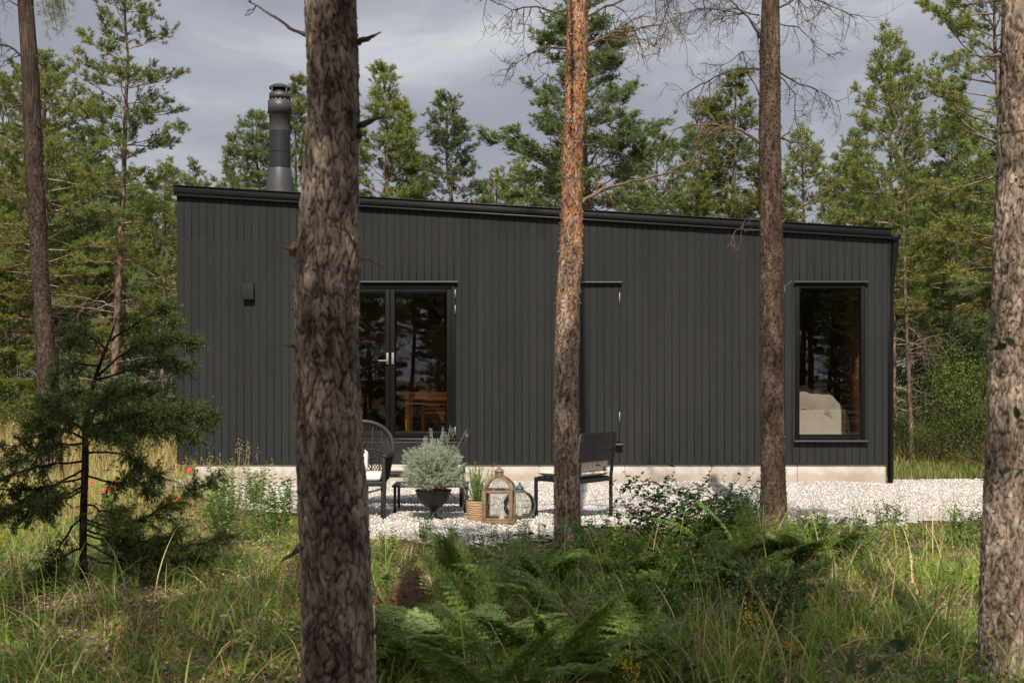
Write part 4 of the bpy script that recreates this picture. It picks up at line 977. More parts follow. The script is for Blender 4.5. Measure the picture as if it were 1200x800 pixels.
for i in range(4):
    t = i * math.pi / 2 + .9; b.bar((cx + 11.6 * k * math.cos(t), cy + 11.6 * k * math.sin(t), zc(119)), (cx + 11.6 * k * math.cos(t), cy + 11.6 * k * math.sin(t), zc(102)), .02, .02)
sub(b, 'spark_ring', [M['chim'], M['chimdark']], chm)
b = MB(); b.lathe([(11 * k, zc(104)), (12.2 * k, zc(104.6)), (12.4 * k, zc(102.5)), (8 * k, zc(99.8)), (3 * k, zc(98.8)), (0, zc(98.6))], (cx, cy, 0), 40); sub(b, 'rain_cap', M['chim'], chm, smooth=True)
b = MB()
for i in range(14):
    t = i * .45; b.box((cx + 11 * k * math.cos(t), cy + 11 * k * math.sin(t), zc(118.2)), (.03, .02, .02), rz=t, rx=i)
sub(b, 'mesh_guard', M['steel'], chm)

# interior shell
b = MB(); fy0, fy1 = WALL_Y + .165, WALL_Y + DEP - .13
b.b2(XL + .13, XR - .13, fy0, fy1, .40, .50); part(b, 'interior_floor', M['infloor'])
b = MB(); b.b2(XL + .13, XR - .13, WALL_Y + 3.6, WALL_Y + 3.7, .50, 3.1); b.b2(2.4, 2.5, fy0, WALL_Y + 3.6, .50, 3.1); b.b2(XL + .125, XL + .135, fy0, WALL_Y + 3.6, .50, 3.1)
part(b, 'interior_wall', M['inwall'])
b = MB(); b.b2(XL + .13, XR - .13, fy0, WALL_Y + 3.6, 3.1, 3.14); part(b, 'interior_ceiling', M['inwall'])
for i, (xa, xb) in enumerate(((XR - .135, XR - .123),)):
    b = MB(); b.b2(xa, xb, fy0, WALL_Y + 3.6, .50, 3.1); part(b, 'interior_side_panel', M['inwall'])

# furniture indoors
t = empty('table', (-1.05, 17.9, .50), label='golden oak table just inside the right leaf of the glazed door', cat='table')
b = MB(); zt = CAMZ - (459 - 440) * 17.55 / F - .5
b.b2(-.72, .95, -.38, .40, zt - .035, zt); bevel(b.obj('tabletop', M['oak'], t), .004)
for x in (-.56, .80):
    for y in (-.30, .32):
        b = MB(); b.b2(x - .03, x + .03, y - .03, y + .03, 0, zt - .036); b.obj('leg', M['oak'], t)
b = MB(); b.b2(-.53, .77, -.31, -.285, zt - .12, zt - .037); b.b2(-.53, .77, .31, .335, zt - .12, zt - .037); b.obj('apron', M['oak'], t)
for nm, xx in (('left', -1.22), ('right', -.62)):
    s = empty('dining_chair', (xx, 18.45, .50), math.pi, label='oak slat-backed chair tucked behind the table, nearer the door handle' if nm == 'left' else 'oak slat-backed chair tucked behind the table, nearer the hinges', cat='chair', group='oak chairs at the indoor table')
    b = MB(); b.b2(-.22, .22, -.22, .22, .42, .45); b.obj('seat', M['oak'], s)
    for x in (-.2, .2):
        b = MB(); b.b2(x - .018, x + .018, -.21, -.175, 0, .42); b.obj('leg', M['oak'], s)
        b = MB(); b.b2(x - .018, x + .018, .185, .22, 0, .66); b.obj('leg', M['oak'], s)
    b = MB()
    for z in (.50, .57, .64): b.b2(-.18, .18, .19, .21, z - .02, z + .02)
    b.obj('backrest', M['oak'], s)
b = MB(); b.b2(0, 1.5, 0, .4, 0, .62); 
sb = empty('sideboard', (-1.32, 18.75, .5), label='low oak cabinet behind the indoor table', cat='cabinet'); b.obj('carcass', simple('amber_oak', (.38, .19, .06), .5, var=.3, scale=5), sb)
for x in (.03, .53, 1.03):
    b = MB(); b.b2(x, x + .44, -.02, -.002, .04, .58); bevel(b.obj('cabinet_door', M['oak'], sb), .004)
bed = empty('bed', (4.25, 17.95, .5), label='bed with a rumpled white duvet and cream skirt behind the bedroom window', cat='bed')
bd0 = CAMZ - (480 - 440) * 17.15 / F - .5
def cloth(nx, ny, f, mat, name):
    u, v = np.meshgrid(np.linspace(0, 1, nx), np.linspace(0, 1, ny)); V = f(u, v)
    i = np.arange(ny - 1)[:, None]; j = np.arange(nx - 1)[None, :]; q = np.stack([i * nx + j, i * nx + j + 1, (i + 1) * nx + j + 1, (i + 1) * nx + j], -1).reshape(-1, 4)
    b = MB(); b.add(V.reshape(-1, 3), q); return b.obj(name, mat, bed, True)
# bed skirt runs round the near side and right end
def skirt(u, v):
    s = u * 3.4; x = np.where(s < 1.75, -1.0 + s, .75); y = np.where(s < 1.75, -.78, -.78 + (s - 1.75))
    w = .012 * np.sin(s * 16) * (1 - v) + .006 * np.sin(s * 41 + 2) * (1 - v)
    return np.stack([x + np.where(s < 1.75, 0, w), y - np.where(s < 1.75, w, 0), v * bd0], -1)
cloth(160, 8, skirt, M['bedsk'], 'bed_skirt')
b = MB(); b.b2(-1.0, .73, -.76, .87, .05, bd0 + .02); b.obj('mattress', M['duvet'], bed)
def duv(u, v):
    x = -1.05 + u * 1.98; y = -.855 + v * 1.84
    ex = np.clip((u - .5) / .5, 0, 1); ey = np.clip((.14 - v) / .14, 0, 1)
    z = bd0 + .29 - .36 * ex ** 3.0 - .34 * ey ** 2.5 + .05 * np.sin(u * 3.0)
    z = z + .022 * np.sin(u * 21 + v * 9 + 2 * np.sin(v * 7)) + .016 * np.sin(u * 38 - v * 17 + 1 + 3 * np.sin(u * 9)) + .01 * np.sin(v * 60 + u * 12)
    x = x - .12 * ex ** 3; y = y + .08 * ey ** 3 + .012 * np.sin(u * 30)
    return np.stack([x, y, z], -1)
cloth(120, 90, duv, M['duvet'], 'duvet')
b = MB(); b.lathe([(.02, .24), (.12, .23), (.2, .15), (.235, 0), (.2, -.15), (.12, -.23), (.02, -.24)], (0, 0, 0), 28)
pl = empty('pendant_lamp', (4.05, 17.6, 2.62), label='round paper pendant lamp in the upper left of the bedroom window', cat='lamp'); b.obj('lamp_shade', M['shade'], pl, True)
b = MB(); b.tube([(0, 0, .24), (0, 0, .48)], .004, 6); b.obj('cord', M['frame'], pl)

# ------------------------------------------------------------------ patio furniture
def gz(x, y): return float(hgt(x, y)) + .03
def patio_chair():
    d = 12.15; c = ((673 - 600) * d / F, d); ang = math.atan2(.76, .65)    # +y of the chair = its front
    fx, fy = -.76, .65
    root = empty('patio_chair', (c[0], c[1], gz(*c)), math.atan2(fy, fx) - math.pi / 2, label='black slatted patio chair with beige cushion right of the orange trunk', cat='chair')
    w, dp, sh = .57, .58, .42; hw, hd = w / 2, dp / 2
    for sx in (-1, 1):
        b = MB(); b.bar((sx * hw, hd, 0), (sx * hw, hd, sh + .0), .03, .03); bevel(b.obj('leg', M['blackpaint'], root), .002)
        b = MB(); b.bar((sx * hw, -hd + .02, 0), (sx * hw, -hd + .02, sh), .03, .03); b.bar((sx * hw, -hd + .02, sh - .004), (sx * hw, -hd - .04, .90), .032, .024); bevel(b.obj('rear_leg', M['blackpaint'], root), .002)
    b = MB(); z = sh - .02
    b.bar((-hw, hd, z), (hw, hd, z), .028, .04); b.bar((-hw, -hd + .02, z), (hw, -hd + .02, z), .028, .04)
    for sx in (-1, 1): b.bar((sx * hw, -hd + .036, z), (sx * hw, hd - .016, z), .028, .038)
    bevel(b.obj('seat_frame', M['blackpaint'], root), .002)
    b = MB()
    for i in range(7): b.box((0, -hd + .07 + i * .077, sh + .004), (w - .03, .06, .012))
    b.obj('seat', M['blackpaint'], root)
    b = MB()
    for z0, z1 in ((.60, .705), (.715, .80), (.81, .90)):
        zc_ = (z0 + z1) / 2; yy = -hd + .02 - (zc_ - sh) / .48 * .06; b.box((0, yy + .0, zc_), (w - .026, .014, z1 - z0), rx=.12)
    bevel(b.obj('backrest', M['blackpaint'], root), .002)
    # cushion with channel quilting
    def cush(L, name, f):
        nx, ny = 60, 16; u, v = np.meshgrid(np.linspace(0, 1, nx), np.linspace(0, 1, ny)); b = MB()
        ex = np.clip(np.minimum(u, 1 - u) / .07, 0, 1) ** .5 * np.clip(np.minimum(v, 1 - v) / .09, 0, 1) ** .5
        th = .032 * ex * (.62 + .38 * np.abs(np.sin(u * math.pi * 7)))
        i = np.arange(ny - 1)[:, None]; j = np.arange(nx - 1)[None, :]; q = np.stack([i * nx + j, i * nx + j + 1, (i + 1) * nx + j + 1, (i + 1) * nx + j], -1).reshape(-1, 4)
        b.add(f(u, v, th).reshape(-1, 3), q); b.add(f(u, v, -th).reshape(-1, 3), q[:, ::-1]); b.obj(name, M['cushion'], root, True)
    cush(0, 'seat_cushion', lambda u, v, t: np.stack([(u - .5) * (w - .02), (v - .5) * (dp - .02) + .01, sh + .046 + t], -1))
    cush(0, 'back_cushion', lambda u, v, t: np.stack([(u - .5) * (w - .04), -hd + .065 - .05 * v + t, sh + .07 + .40 * v + t * .2], -1))
patio_chair()

def lattice(b, f, nu, nv, r, m=0, diag=True):
    """woven surface f(u,v): strands along both diagonals"""
    for k in range(-nv, nu + 1):
        for s in (1, -1):
            pts = []
            for t in np.linspace(0, 1, 12):
                u = (k + t * nv) / nu if s == 1 else (k + nv - t * nv) / nu
                if 0 <= u <= 1: pts.append(f(u, t))
            if len(pts) > 1: b.tube(pts, r, 3, m=m, cap=False)
def wicker_chair(loc, rz, label, cush='white'):
    root = empty('wicker_armchair', loc, rz, label=label, cat='armchair')
    # barrel back: from arm to arm round the rear, high in the middle. chair front is -y
    def back(u, v):
        a = math.radians(-38 + 256 * u); rr = .31 + .05 * v
        top = .66 + .33 * max(0, math.sin(math.pi * (u)) - .42) / .58
        z = .40 + (top - .40) * v
        return (rr * math.cos(a), rr * math.sin(a) * .95 + .02, z)
    b = MB(); lattice(b, back, 40, 11, .0058)
    for v in (.0, .5): b.tube([back(u, v) for u in np.linspace(0, 1, 30)], .008, 5)
    for u in np.linspace(0, 1, 15): b.tube([back(u, v) for v in (0, .5, 1)], .006, 4)
    b.obj('woven_back', M['wicker'], root)
    b = MB(); b.tube([back(u, 1.0) for u in np.linspace(0, 1, 40)], .024, 8); b.obj('rim', M['wicker'], root, True)
    for sx in (-1, 1):
        b = MB(); b.bar((sx * .29, -.30, .0), (sx * .285, -.29, .66), .034, .034); b.bar((sx * .29, -.31, .655), (sx * .33, .0, .665), .06, .04); bevel(b.obj('armrest', M['wicker'], root), .01)
        b = MB(); b.bar((sx * .27, -.27, 0), (sx * .27, -.27, .36), .036, .036); b.obj('leg', M['wicker'], root)
        b = MB(); b.bar((sx * .24, .24, 0), (sx * .25, .24, .38), .036, .036); b.obj('leg', M['wicker'], root)
        b = MB(); lattice(b, lambda u, v: (sx * .295, -.29 + .35 * u, .40 + .25 * v), 14, 8, .0045); b.obj('woven_side', M['wicker'], root)
    b = MB(); b.box((0, -.02, .37), (.56, .56, .05)); b.tube([(-.28, -.30, .33), (-.15, -.31, .29), (.15, -.31, .29), (.28, -.30, .33)], .012, 5); bevel(b.obj('seat', M['wicker'], root), .015)
    b = MB(); b.box((0, -.02, .43), (.50, .50, .07)); o = b.obj('seat_cushion', M['cushw' if cush == 'white' else 'cushion'], root, True); md = bevel(o, .03, 4)
    if cush == 'white':
        b = MB(); b.box((-.07, .14, .58), (.30, .10, .24), rx=-.25); o = b.obj('pillow', M['cushw'], root, True); bevel(o, .055, 4)
d = 12.15
wicker_chair(((421 - 600) * d / F, d, gz(-1.6, d)), -.35 + math.pi * .12, 'dark wicker armchair with a white cushion, half hidden by the nearest trunk')
d = 13.35
sf = empty('wicker_sofa', ((484 - 600) * d / F, d, gz(-1.1, d)), .0, label='low dark wicker sofa with a beige seat behind the silvery plant', cat='sofa')
b = MB(); lattice(b, lambda u, v: (-.6 + 1.2 * u, .28 + .04 * v, .40 + .33 * v), 60, 16, .0045)
for v in (0, 1): b.tube([(-.6, .28 + .04 * v, .40 + .33 * v), (.6, .28 + .04 * v, .40 + .33 * v)], .018 if v else .01, 6)
b.obj('woven_back', M['wicker'], sf)
b = MB(); b.box((0, 0, .36), (1.2, .56, .06)); bevel(b.obj('seat', M['wicker'], sf), .012)
b = MB(); b.box((0, -.01, .415), (1.12, .5, .05)); bevel(b.obj('seat_cushion', M['cushion'], sf, True), .02, 3)
for sx in (-1, 1):
    b = MB(); b.bar((sx * .585, -.27, .56), (sx * .585, .3, .58), .05, .04); b.bar((sx * .585, -.26, .36), (sx * .585, -.26, .555), .035, .035); bevel(b.obj('armrest', M['wicker'], sf), .008)
    for sy in (-1, 1):
        b = MB(); b.bar((sx * .57, sy * .25, 0), (sx * .57, sy * .25, .34), .036, .036); b.obj('leg', M['wicker'], sf)

# low grey metal bench behind the pots
d = 12.7; bx0, bx1 = (462 - 600) * d / F, (549 - 600) * d / F
bn = empty('coffee_table', ((bx0 + bx1) / 2, d, gz(-.9, d)), .0, label='low grey metal table behind the potted plants', cat='table')
hw = (bx1 - bx0) / 2; zt = CAMZ - (566 - 440) * d / F - gz(-.9, d)
b = MB(); b.box((0, 0, zt - .012), (2 * hw, .5, .024)); bevel(b.obj('tabletop', M['bench'], bn), .004)
for sx in (-1, 1):
    for sy in (-1, 1):
        b = MB(); b.bar((sx * (hw - .03), sy * .22, 0), (sx * (hw - .03), sy * .22, zt - .025), .03, .03); b.obj('leg', M['bench'], bn)

# urn with silvery plant
d = 11.9; ux = (508 - 600) * d / F; k = d / F
urn = empty('urn_planter', (ux, d, gz(ux, d) - .0), label='black iron pedestal urn filled with a silvery round shrub and lavender', cat='planter')
zz = lambda py: CAMZ - (py - 440) * k - gz(ux, d)
b = MB(); b.lathe([(0, .0), (11 * k, .0), (11 * k, .012), (6 * k, .03), (3.4 * k, .06), (3.0 * k, zz(596.5)), (5 * k, zz(595)), (11 * k, zz(592)), (16.5 * k, zz(586.5)), (19 * k, zz(581)), (20.5 * k, zz(576)), (21.5 * k, zz(575)), (21.5 * k, zz(573.5)), (19 * k, zz(574)), (17 * k, zz(582)), (8 * k, zz(592)), (0, zz(594))], (0, 0, 0), 36)
b.obj('urn', M['iron'], urn, True)
b = MB(); b.lathe([(9 * k, zz(590)), (14.5 * k, zz(572)), (16 * k, zz(571)), (16 * k, zz(567)), (14.5 * k, zz(567)), (13.5 * k, zz(571)), (0, zz(570.5))], (0, 0, 0), 30); b.obj('terracotta_pot', M['terra'], urn, True)
b = MB()
for s in (-1, 1):
    pts = [(s * 19 * k, -.08, zz(577)), (s * 26 * k, -.08, zz(582)), (s * 25 * k, -.08, zz(592)), (s * 14 * k, -.06, zz(594))]; b.tube(pts, .005, 6)
b.obj('handle', M['iron'], urn, True)
rng = np.random.default_rng(9); b = MB(); P = []; A = []
c0 = np.array([0, 0, zz(570)])
for i in range(1500):
    v = unit(rng.normal(size=3)); 
    if v[2] < -.45: v[2] = -v[2]
    v = unit(v)
    R_ = rng.uniform(.72, 1.06) * (1 + .13 * math.sin(5 * v[0] + 2) * math.cos(6 * v[2] + v[1] * 4)); e = np.array([v[0] * 37 * k, v[1] * 35 * k, v[2] * 34 * k + 16 * k]) * R_
    st = c0 + e * rng.uniform(.25, .5); en = c0 + e
    b.tube([st, en], [.0018, .0012], 3, m=0, cap=False)
    for q in range(5): P.append(st + (en - st) * (.45 + .12 * q)); A.append(unit(e + rng.normal(size=3) * .12))
P = np.array(P); A = np.array(A); needles(b, P, A, .03, 6, .024, .0042, rng=rng, spread=.7); b.obj('silver_foliage', M['silver'], urn)
b = MB(); P = []; A = []
for i in range(20):
    a = rng.uniform(0, 6.28); s = rng.uniform(.2, 1)
    e = np.array([math.cos(a) * 34 * k * s + (.03 if i % 3 else .09), math.sin(a) * 20 * k * s, 0]) + np.array([0, 0, zz(rng.uniform(500, 528))])
    st = c0 + np.array([e[0] * .25, e[1] * .25, .12]); mid_ = st * .45 + e * .55 + rng.normal(size=3) * .012
    b.tube([st, mid_, e], [.0024, .0022, .0016], 4, m=0, cap=False)
    for q in range(6): P.append(e - np.array([0, 0, .012 * q])); A.append(unit(e - mid_))
needles(b, np.array(P), np.array(A), .02, 9, .012, .006, m=1, rng=rng)
needles(b, np.array(P)[::3] - np.array([0, 0, .07]), np.array(A)[::3], .08, 7, .03, .004, m=0, rng=rng)
b.obj('lavender', [M['silver'], M['lav']], urn)

# basket with herb
d = 11.8; bx = (559 - 600) * d / F; k = d / F
bk = empty('basket_planter', (bx, d, gz(bx, d)), label='woven tan basket holding an upright green herb, left of the big lantern', cat='planter')
zz = lambda py: CAMZ - (py - 440) * k - gz(bx, d)
b = MB(); b.lathe([(0, 0), (11.2 * k, 0), (12.6 * k, .1), (12.9 * k, zz(590)), (12.8 * k, zz(586)), (11.6 * k, zz(586)), (11 * k, zz(590)), (0, zz(591))], (0, 0, 0), 28); b.obj('basket', M['basket'], bk, True)
b = MB(); b.tube([(-12.8 * k, 0, zz(592)), (-16 * k, 0, zz(590)), (-17 * k, 0, zz(580)), (-15 * k, 0, zz(577)), (-13 * k, 0, zz(582))], .006, 6); b.obj('handle', M['wicker'], bk, True)
b = MB(); P = []; A = []
for i in range(48):
    a = rng.uniform(0, 6.28); st = np.array([rng.normal() * .025, rng.normal() * .025, zz(590)]); e = np.array([st[0] * 2.4 + rng.normal() * .025 + (-.02 if i % 2 else .03), st[1] * 2, zz(rng.uniform(541, 572))])
    e = e + np.array([rng.normal() * .03, 0, 0]); b.tube([st, (st + e) / 2 + rng.normal(size=3) * .008, e], [.0025, .002, .0015], 4, m=1, cap=False)
    for q in range(9): P.append(st + (e - st) * (.2 + .09 * q)); A.append(unit(e - st))
needles(b, np.array(P), np.array(A), .03, 9, .026, .005, rng=rng); b.obj('herb', [M['herb'], M['stem']], bk)

# big copper lantern
d = 11.7; lx_ = (585 - 600) * d / F; k = d / F
ln = empty('lantern', (lx_, d, gz(lx_, d)), -.12, label='large weathered copper box lantern with arched roof, right of the basket', cat='lantern', group='lanterns on the gravel')
zz = lambda py: CAMZ - (py - 440) * k - gz(lx_, d)
H = zz(573); hw = 15.5 * k
b = MB(); w = .035
for sx in (-1, 1):
    for sy in (-1, 1): b.b2(sx * hw - w / 2 if sx > 0 else -hw - w / 2, sx * hw + w / 2 if sx > 0 else -hw + w / 2, sy * hw - w / 2, sy * hw + w / 2, .03, H)
b.b2(-hw - .03, hw + .03, -hw - .03, hw + .03, 0, .029)
for sy in (-1, 1):
    b.b2(-hw + w / 2, hw - w / 2, sy * hw - .01, sy * hw + .01, H - .03, H); b.b2(-hw + w / 2, hw - w / 2, sy * hw - .01, sy * hw + .01, .03, .05)
    b.b2(sy * hw - .01, sy * hw + .01, -hw + w / 2, hw - w / 2, H - .03, H); b.b2(sy * hw - .01, sy * hw + .01, -hw + w / 2, hw - w / 2, .03, .05)
bevel(b.obj('frame', M['copper'], ln), .003)
for s in (-1, 1):   # arched hip ribs
    for s2 in (-1, 1):
        b = MB(); pts = [(s * hw * q, s2 * hw * q, z) for q, z in ((1.08, H), (.92, H + .055), (.6, H + .10), (.32, H + .125))]; b.tube(pts, .013, 6); b.obj('roof_rib', M['copper'], ln, True)
b = MB(); pr = [(1.0, H + .004), (.86, H + .052), (.55, H + .096), (.30, H + .12)]
for (q0, z0), (q1, z1) in zip(pr[:-1], pr[1:]):
    for s in range(4):
        R_ = Matrix.Rotation(s * math.pi / 2, 3, 'Z'); v = [R_ @ Vector(p) for p in ((-hw * q0, -hw * q0, z0), (hw * q0, -hw * q0, z0), (hw * q1, -hw * q1, z1), (-hw * q1, -hw * q1, z1))]; b.add([list(p) for p in v], [[0, 1, 2, 3]])
b.obj('roof', M['lantern_glass'], ln)
b = MB(); zc2 = H + .118; b.lathe([(.052, zc2), (.055, zc2 + .01), (.045, zc2 + .012), (.045, zc2 + .06), (.055, zc2 + .065), (.05, zc2 + .075), (.02, zc2 + .095), (.012, zc2 + .11), (.016, zc2 + .12), (0, zc2 + .13)], (0, 0, 0), 20); b.obj('cap', M['copper'], ln, True)
for s in range(4):
    R_ = Matrix.Rotation(s * math.pi / 2, 3, 'Z'); v = [R_ @ Vector(p) for p in ((-hw + .01, -hw, .05), (hw - .01, -hw, .05), (hw - .01, -hw, H - .03), (-hw + .01, -hw, H - .03))]
    b = MB(); b.add([list(p) for p in v], [[0, 1, 2, 3]]); b.obj('pane', M['lantern_glass'], ln)
b = MB(); b.lathe([(0, .03), (.03, .03), (.03, .10), (.0, .105)], (.03, -.02, 0), 16); b.obj('candle', M['candle'], ln, True)
# round lantern
d = 12.0; rx_ = (609 - 600) * d / F; k = d / F
rl = empty('lantern', (rx_, d, gz(rx_, d)), .25, label='round grey metal lantern with a pointed finial, right of the copper one', cat='lantern', group='lanterns on the gravel')
zz = lambda py: CAMZ - (py - 440) * k - gz(rx_, d)
zr = zz(592); R_ = 17.0 * k
b = MB()
for y in (-.055, .055):
    b.tube([(R_ * math.cos(t), y, zr + R_ * math.sin(t)) for t in np.linspace(0, 2 * math.pi, 41)], .010, 8, cap=False)
a = np.linspace(0, 2 * math.pi, 41)
v = [[R_ * math.cos(t) * 1.02, y, zr + R_ * math.sin(t) * 1.02] for y in (-.055, .055) for t in a]; b.add(v, [[i, i + 1, 41 + i + 1, 41 + i] for i in range(40)])
b.obj('ring', M['zinc'], rl, True)
b = MB(); b.lathe([(0, 0), (.10, 0), (.10, .02), (.06, .03), (0, .035)], (0, 0, 0), 24); b.obj('base', M['zinc'], rl, True)
b = MB(); zt = zr + R_; b.lathe([(.062, zt - .012), (.066, zt), (.04, zt + .02), (.048, zt + .028), (.03, zt + .05), (.012, zt + .07), (.014, zt + .08), (0, zt + .1)], (0, 0, 0), 20); b.obj('finial', M['zinc'], rl, True)
for y in (-.05, .05):
    b = MB(); a = np.linspace(0, 2 * math.pi, 32, endpoint=False); b.add([[0, y, zr]] + [[R_ * .98 * math.cos(t), y, zr + R_ * .98 * math.sin(t)] for t in a], tris=[[0, 1 + i, 1 + (i + 1) % 32] for i in range(32)]); b.obj('pane', M['lantern_glass'], rl)
b = MB(); b.lathe([(0, .03), (.03, .03), (.03, .09), (.0, .095)], (0, 0, 0), 16); b.obj('candle', M['candle'], rl, True)

# ------------------------------------------------------------------ ground vegetation
def veg(n, x0, x1, y0, y1, dens=None, rng=RNG, frustum=True, cy=None):
    y = rng.uniform(y0, y1, n) if cy is None else cy(rng.uniform(0, 1, n)); x = rng.uniform(-1, 1, n) * (y * .46 + .5) if frustum else rng.uniform(x0, x1, n)
    if dens is not None:
        p = dens(x, y); ok = rng.uniform(0, 1, n) < p; x, y = x[ok], y[ok]
    return x, y, hgt(x, y)
def nz(x, y, s, o=0):
    return .5 + .5 * (np.sin(x * s + o) * np.sin(y * s * 1.1 + o * 2) * .5 + np.sin(x * s * 2.3 + y * s * .7 + o) * .3 + np.sin(x * s * 3.9 - y * s * 3.1 + 2 * o) * .2)
def dens_grass(x, y):
    e = gfront(x) - y
    p = np.clip(nz(x, y, 1.9, 1) * 1.5 - .12, .10, 1)
    soil = ((x > 2.2) & (y > 9.3)) * .72 + ((x < -3.0) & (y > 6.6) & (y < 8.4)) * .6
    return p * np.clip(.15 + e / .9, 0, 1) * (1 - soil) * np.where(x < -1.2, .62, 1.0)
cl = np.random.default_rng(71)
def clumped(n, f, r, rng):
    i = rng.integers(0, len(f[0]), n); a = rng.uniform(0, 6.28, n); q = rng.uniform(0, r, n)
    x = f[0][i] + np.cos(a) * q; y = f[1][i] + np.sin(a) * q; return x, y, i
def grass_layer():
    rng = np.random.default_rng(2)
    seeds = veg(4200, 0, 0, 5.0, 12.4, dens_grass, rng)
    x, y, i = clumped(56000, seeds, .09, rng)
    hs = rng.uniform(.45, 1.3, len(seeds[0]))[i]
    P = np.stack([x, y, hgt(x, y) - .01], -1); L = rng.uniform(.08, .23, len(x)) * hs * np.where(nz(x, y, 1.3, 4) > .55, 1.25, .9)
    L *= np.interp(gfront(x) - y, [0, 1.5], [.5, 1.0])
    b = MB(); blades(b, P, L, rng.uniform(.003, .008, len(x)), 1.35, rng=rng)
    x, y, z = veg(9000, 0, 0, 5.4, 12.2, lambda a, c: np.clip(nz(a, c, 2.3, 6) * 1.6 - .45, 0, 1) * (a > .2) * np.clip(gfront(a) + .15 - c, 0, 1), rng)
    blades(b, np.stack([x, y, z], -1), rng.uniform(.25, .62, len(x)), rng.uniform(.004, .009, len(x)), .8, rng=rng, seg=5)
    x, y, z = veg(36000, 0, 0, 5.0, 12.2, lambda a, c: dens_grass(a, c), rng)
    blades(b, np.stack([x, y, z - .01], -1), rng.uniform(.05, .16, len(x)), rng.uniform(.003, .006, len(x)), 1.5, rng=rng, seg=2)
    # long arching blades
    x, y, z = veg(1500, 0, 0, 5.0, 9.6, None, rng)
    blades(b, np.stack([x, y, z], -1), rng.uniform(.25, .6, len(x)), rng.uniform(.006, .013, len(x)), 1.5, rng=rng, seg=6)
    tag(b.obj('grass', M['grass']), 'tangled green and straw grass on the forest floor', 'grass', kind='stuff')
    b = MB()
    x, y, z = veg(9000, 0, 0, 5.0, 12.6, lambda a, c: np.clip(nz(a, c, 1.1, 9) * 1.4 - .4, .03, 1) * np.clip(.4 + gfront(a) - c, 0, 1), rng)
    blades(b, np.stack([x, y, z], -1), rng.uniform(.10, .36, len(x)), rng.uniform(.0025, .006, len(x)), 1.6, rng=rng, seg=3)
    x, y, z = veg(7000, -6.8, -3.4, 12.4, 16.5, lambda a, c: np.where(c < gfront(a) + .6, 1, .0), rng, False); blades(b, np.stack([x, y, z], -1), rng.uniform(.2, .6, len(x)), .006, .6, rng=rng)
    x, y, z = veg(16000, -13, -4.9, 15, 27, None, rng, False); blades(b, np.stack([x, y, z], -1), rng.uniform(.25, .85, len(x)), .012, .6, rng=rng)
    tag(b.obj('dry_grass', M['grass_dry']), 'tall straw-coloured grass left of the cabin and between the trees', 'grass', kind='stuff')
    b = MB()
    x, y, z = veg(30000, 5.4, 17, 16.7, 30, None, rng, False); blades(b, np.stack([x, y, z], -1), rng.uniform(.10, .30, len(x)), .014, .8, rng=rng, seg=2)
    x, y, z = veg(9000, 5.3, 14, 16.6, 19, None, rng, False); blades(b, np.stack([x, y, z], -1), rng.uniform(.08, .22, len(x)), .009, .8, rng=rng, seg=2)
    tag(b.obj('meadow_grass', leafmat('meadow_grass', [(0, (.12, .16, .03)), (.6, (.22, .26, .06)), (1, (.42, .38, .16))], .4, .5, .6)), 'low sunny grass right of the cabin', 'grass', kind='stuff')
    # low broad-leaved ground cover and litter
    b = MB(); x, y, z = veg(30000, 0, 0, 5.0, 11.8, lambda a, c: np.clip(nz(a, c, 1.6, 5) * 1.7 - .5, .06, 1) * np.clip((gfront(a) - c) * 1.2, 0, 1), rng)
    a = rng.uniform(0, 6.28, len(x)); hh = rng.uniform(.01, .16, len(x)) * nz(x, y, 3, 2)
    leaves(b, np.stack([x, y, z + hh], -1), np.stack([np.cos(a), np.sin(a), rng.uniform(-.3, .6, len(x))], -1), rng.uniform(.018, .055, len(x)), rng.uniform(.012, .028, len(x)), rng=rng)
    tag(b.obj('ground_cover', M['leaf']), 'small-leaved ground cover between the grass tufts', 'ground cover', kind='stuff')
    b = MB(); x, y, z = veg(26000, 0, 0, 5.0, 12.6, lambda a, c: np.clip((gfront(a) + .1 - c) * 2, 0, 1), rng)
    a = rng.uniform(0, 6.28, len(x)); leaves(b, np.stack([x, y, z + .006 + rng.uniform(0, .02, len(x))], -1), np.stack([np.cos(a), np.sin(a), rng.uniform(-.1, .35, len(x))], -1), rng.uniform(.015, .05, len(x)), rng.uniform(.006, .022, len(x)), rng=rng)
    x = rng.uniform(-5, 8, 1500); y = gfront(x) + rng.exponential(.9, 1500); ok = y < 15.9; x, y = x[ok], y[ok]; a = rng.uniform(0, 6.28, len(x))
    leaves(b, np.stack([x, y, hgt(x, y) + .035], -1), np.stack([np.cos(a), np.sin(a), rng.uniform(-.1, .3, len(x))], -1), rng.uniform(.012, .04, len(x)), rng.uniform(.004, .016, len(x)), rng=rng)
    for i in range(700):
        x0, y0 = rng.uniform(-5, 5), rng.uniform(5, 12); 
        if y0 > gfront(x0): continue
        a = rng.uniform(0, 6.28); l = rng.uniform(.06, .35); z0 = float(hgt(x0, y0)); b.tube([(x0, y0, z0 + .012), (x0 + l * .5 * math.cos(a), y0 + l * .5 * math.sin(a), z0 + .03), (x0 + l * math.cos(a + .2), y0 + l * math.sin(a + .2), z0 + rng.uniform(.01, .06))], [.004, .003, .002], 4, cap=False)
    tag(b.obj('leaf_litter', M['litter']), 'brown fallen leaves, twigs and bark flakes on the soil', 'leaf litter', kind='stuff')
grass_layer()

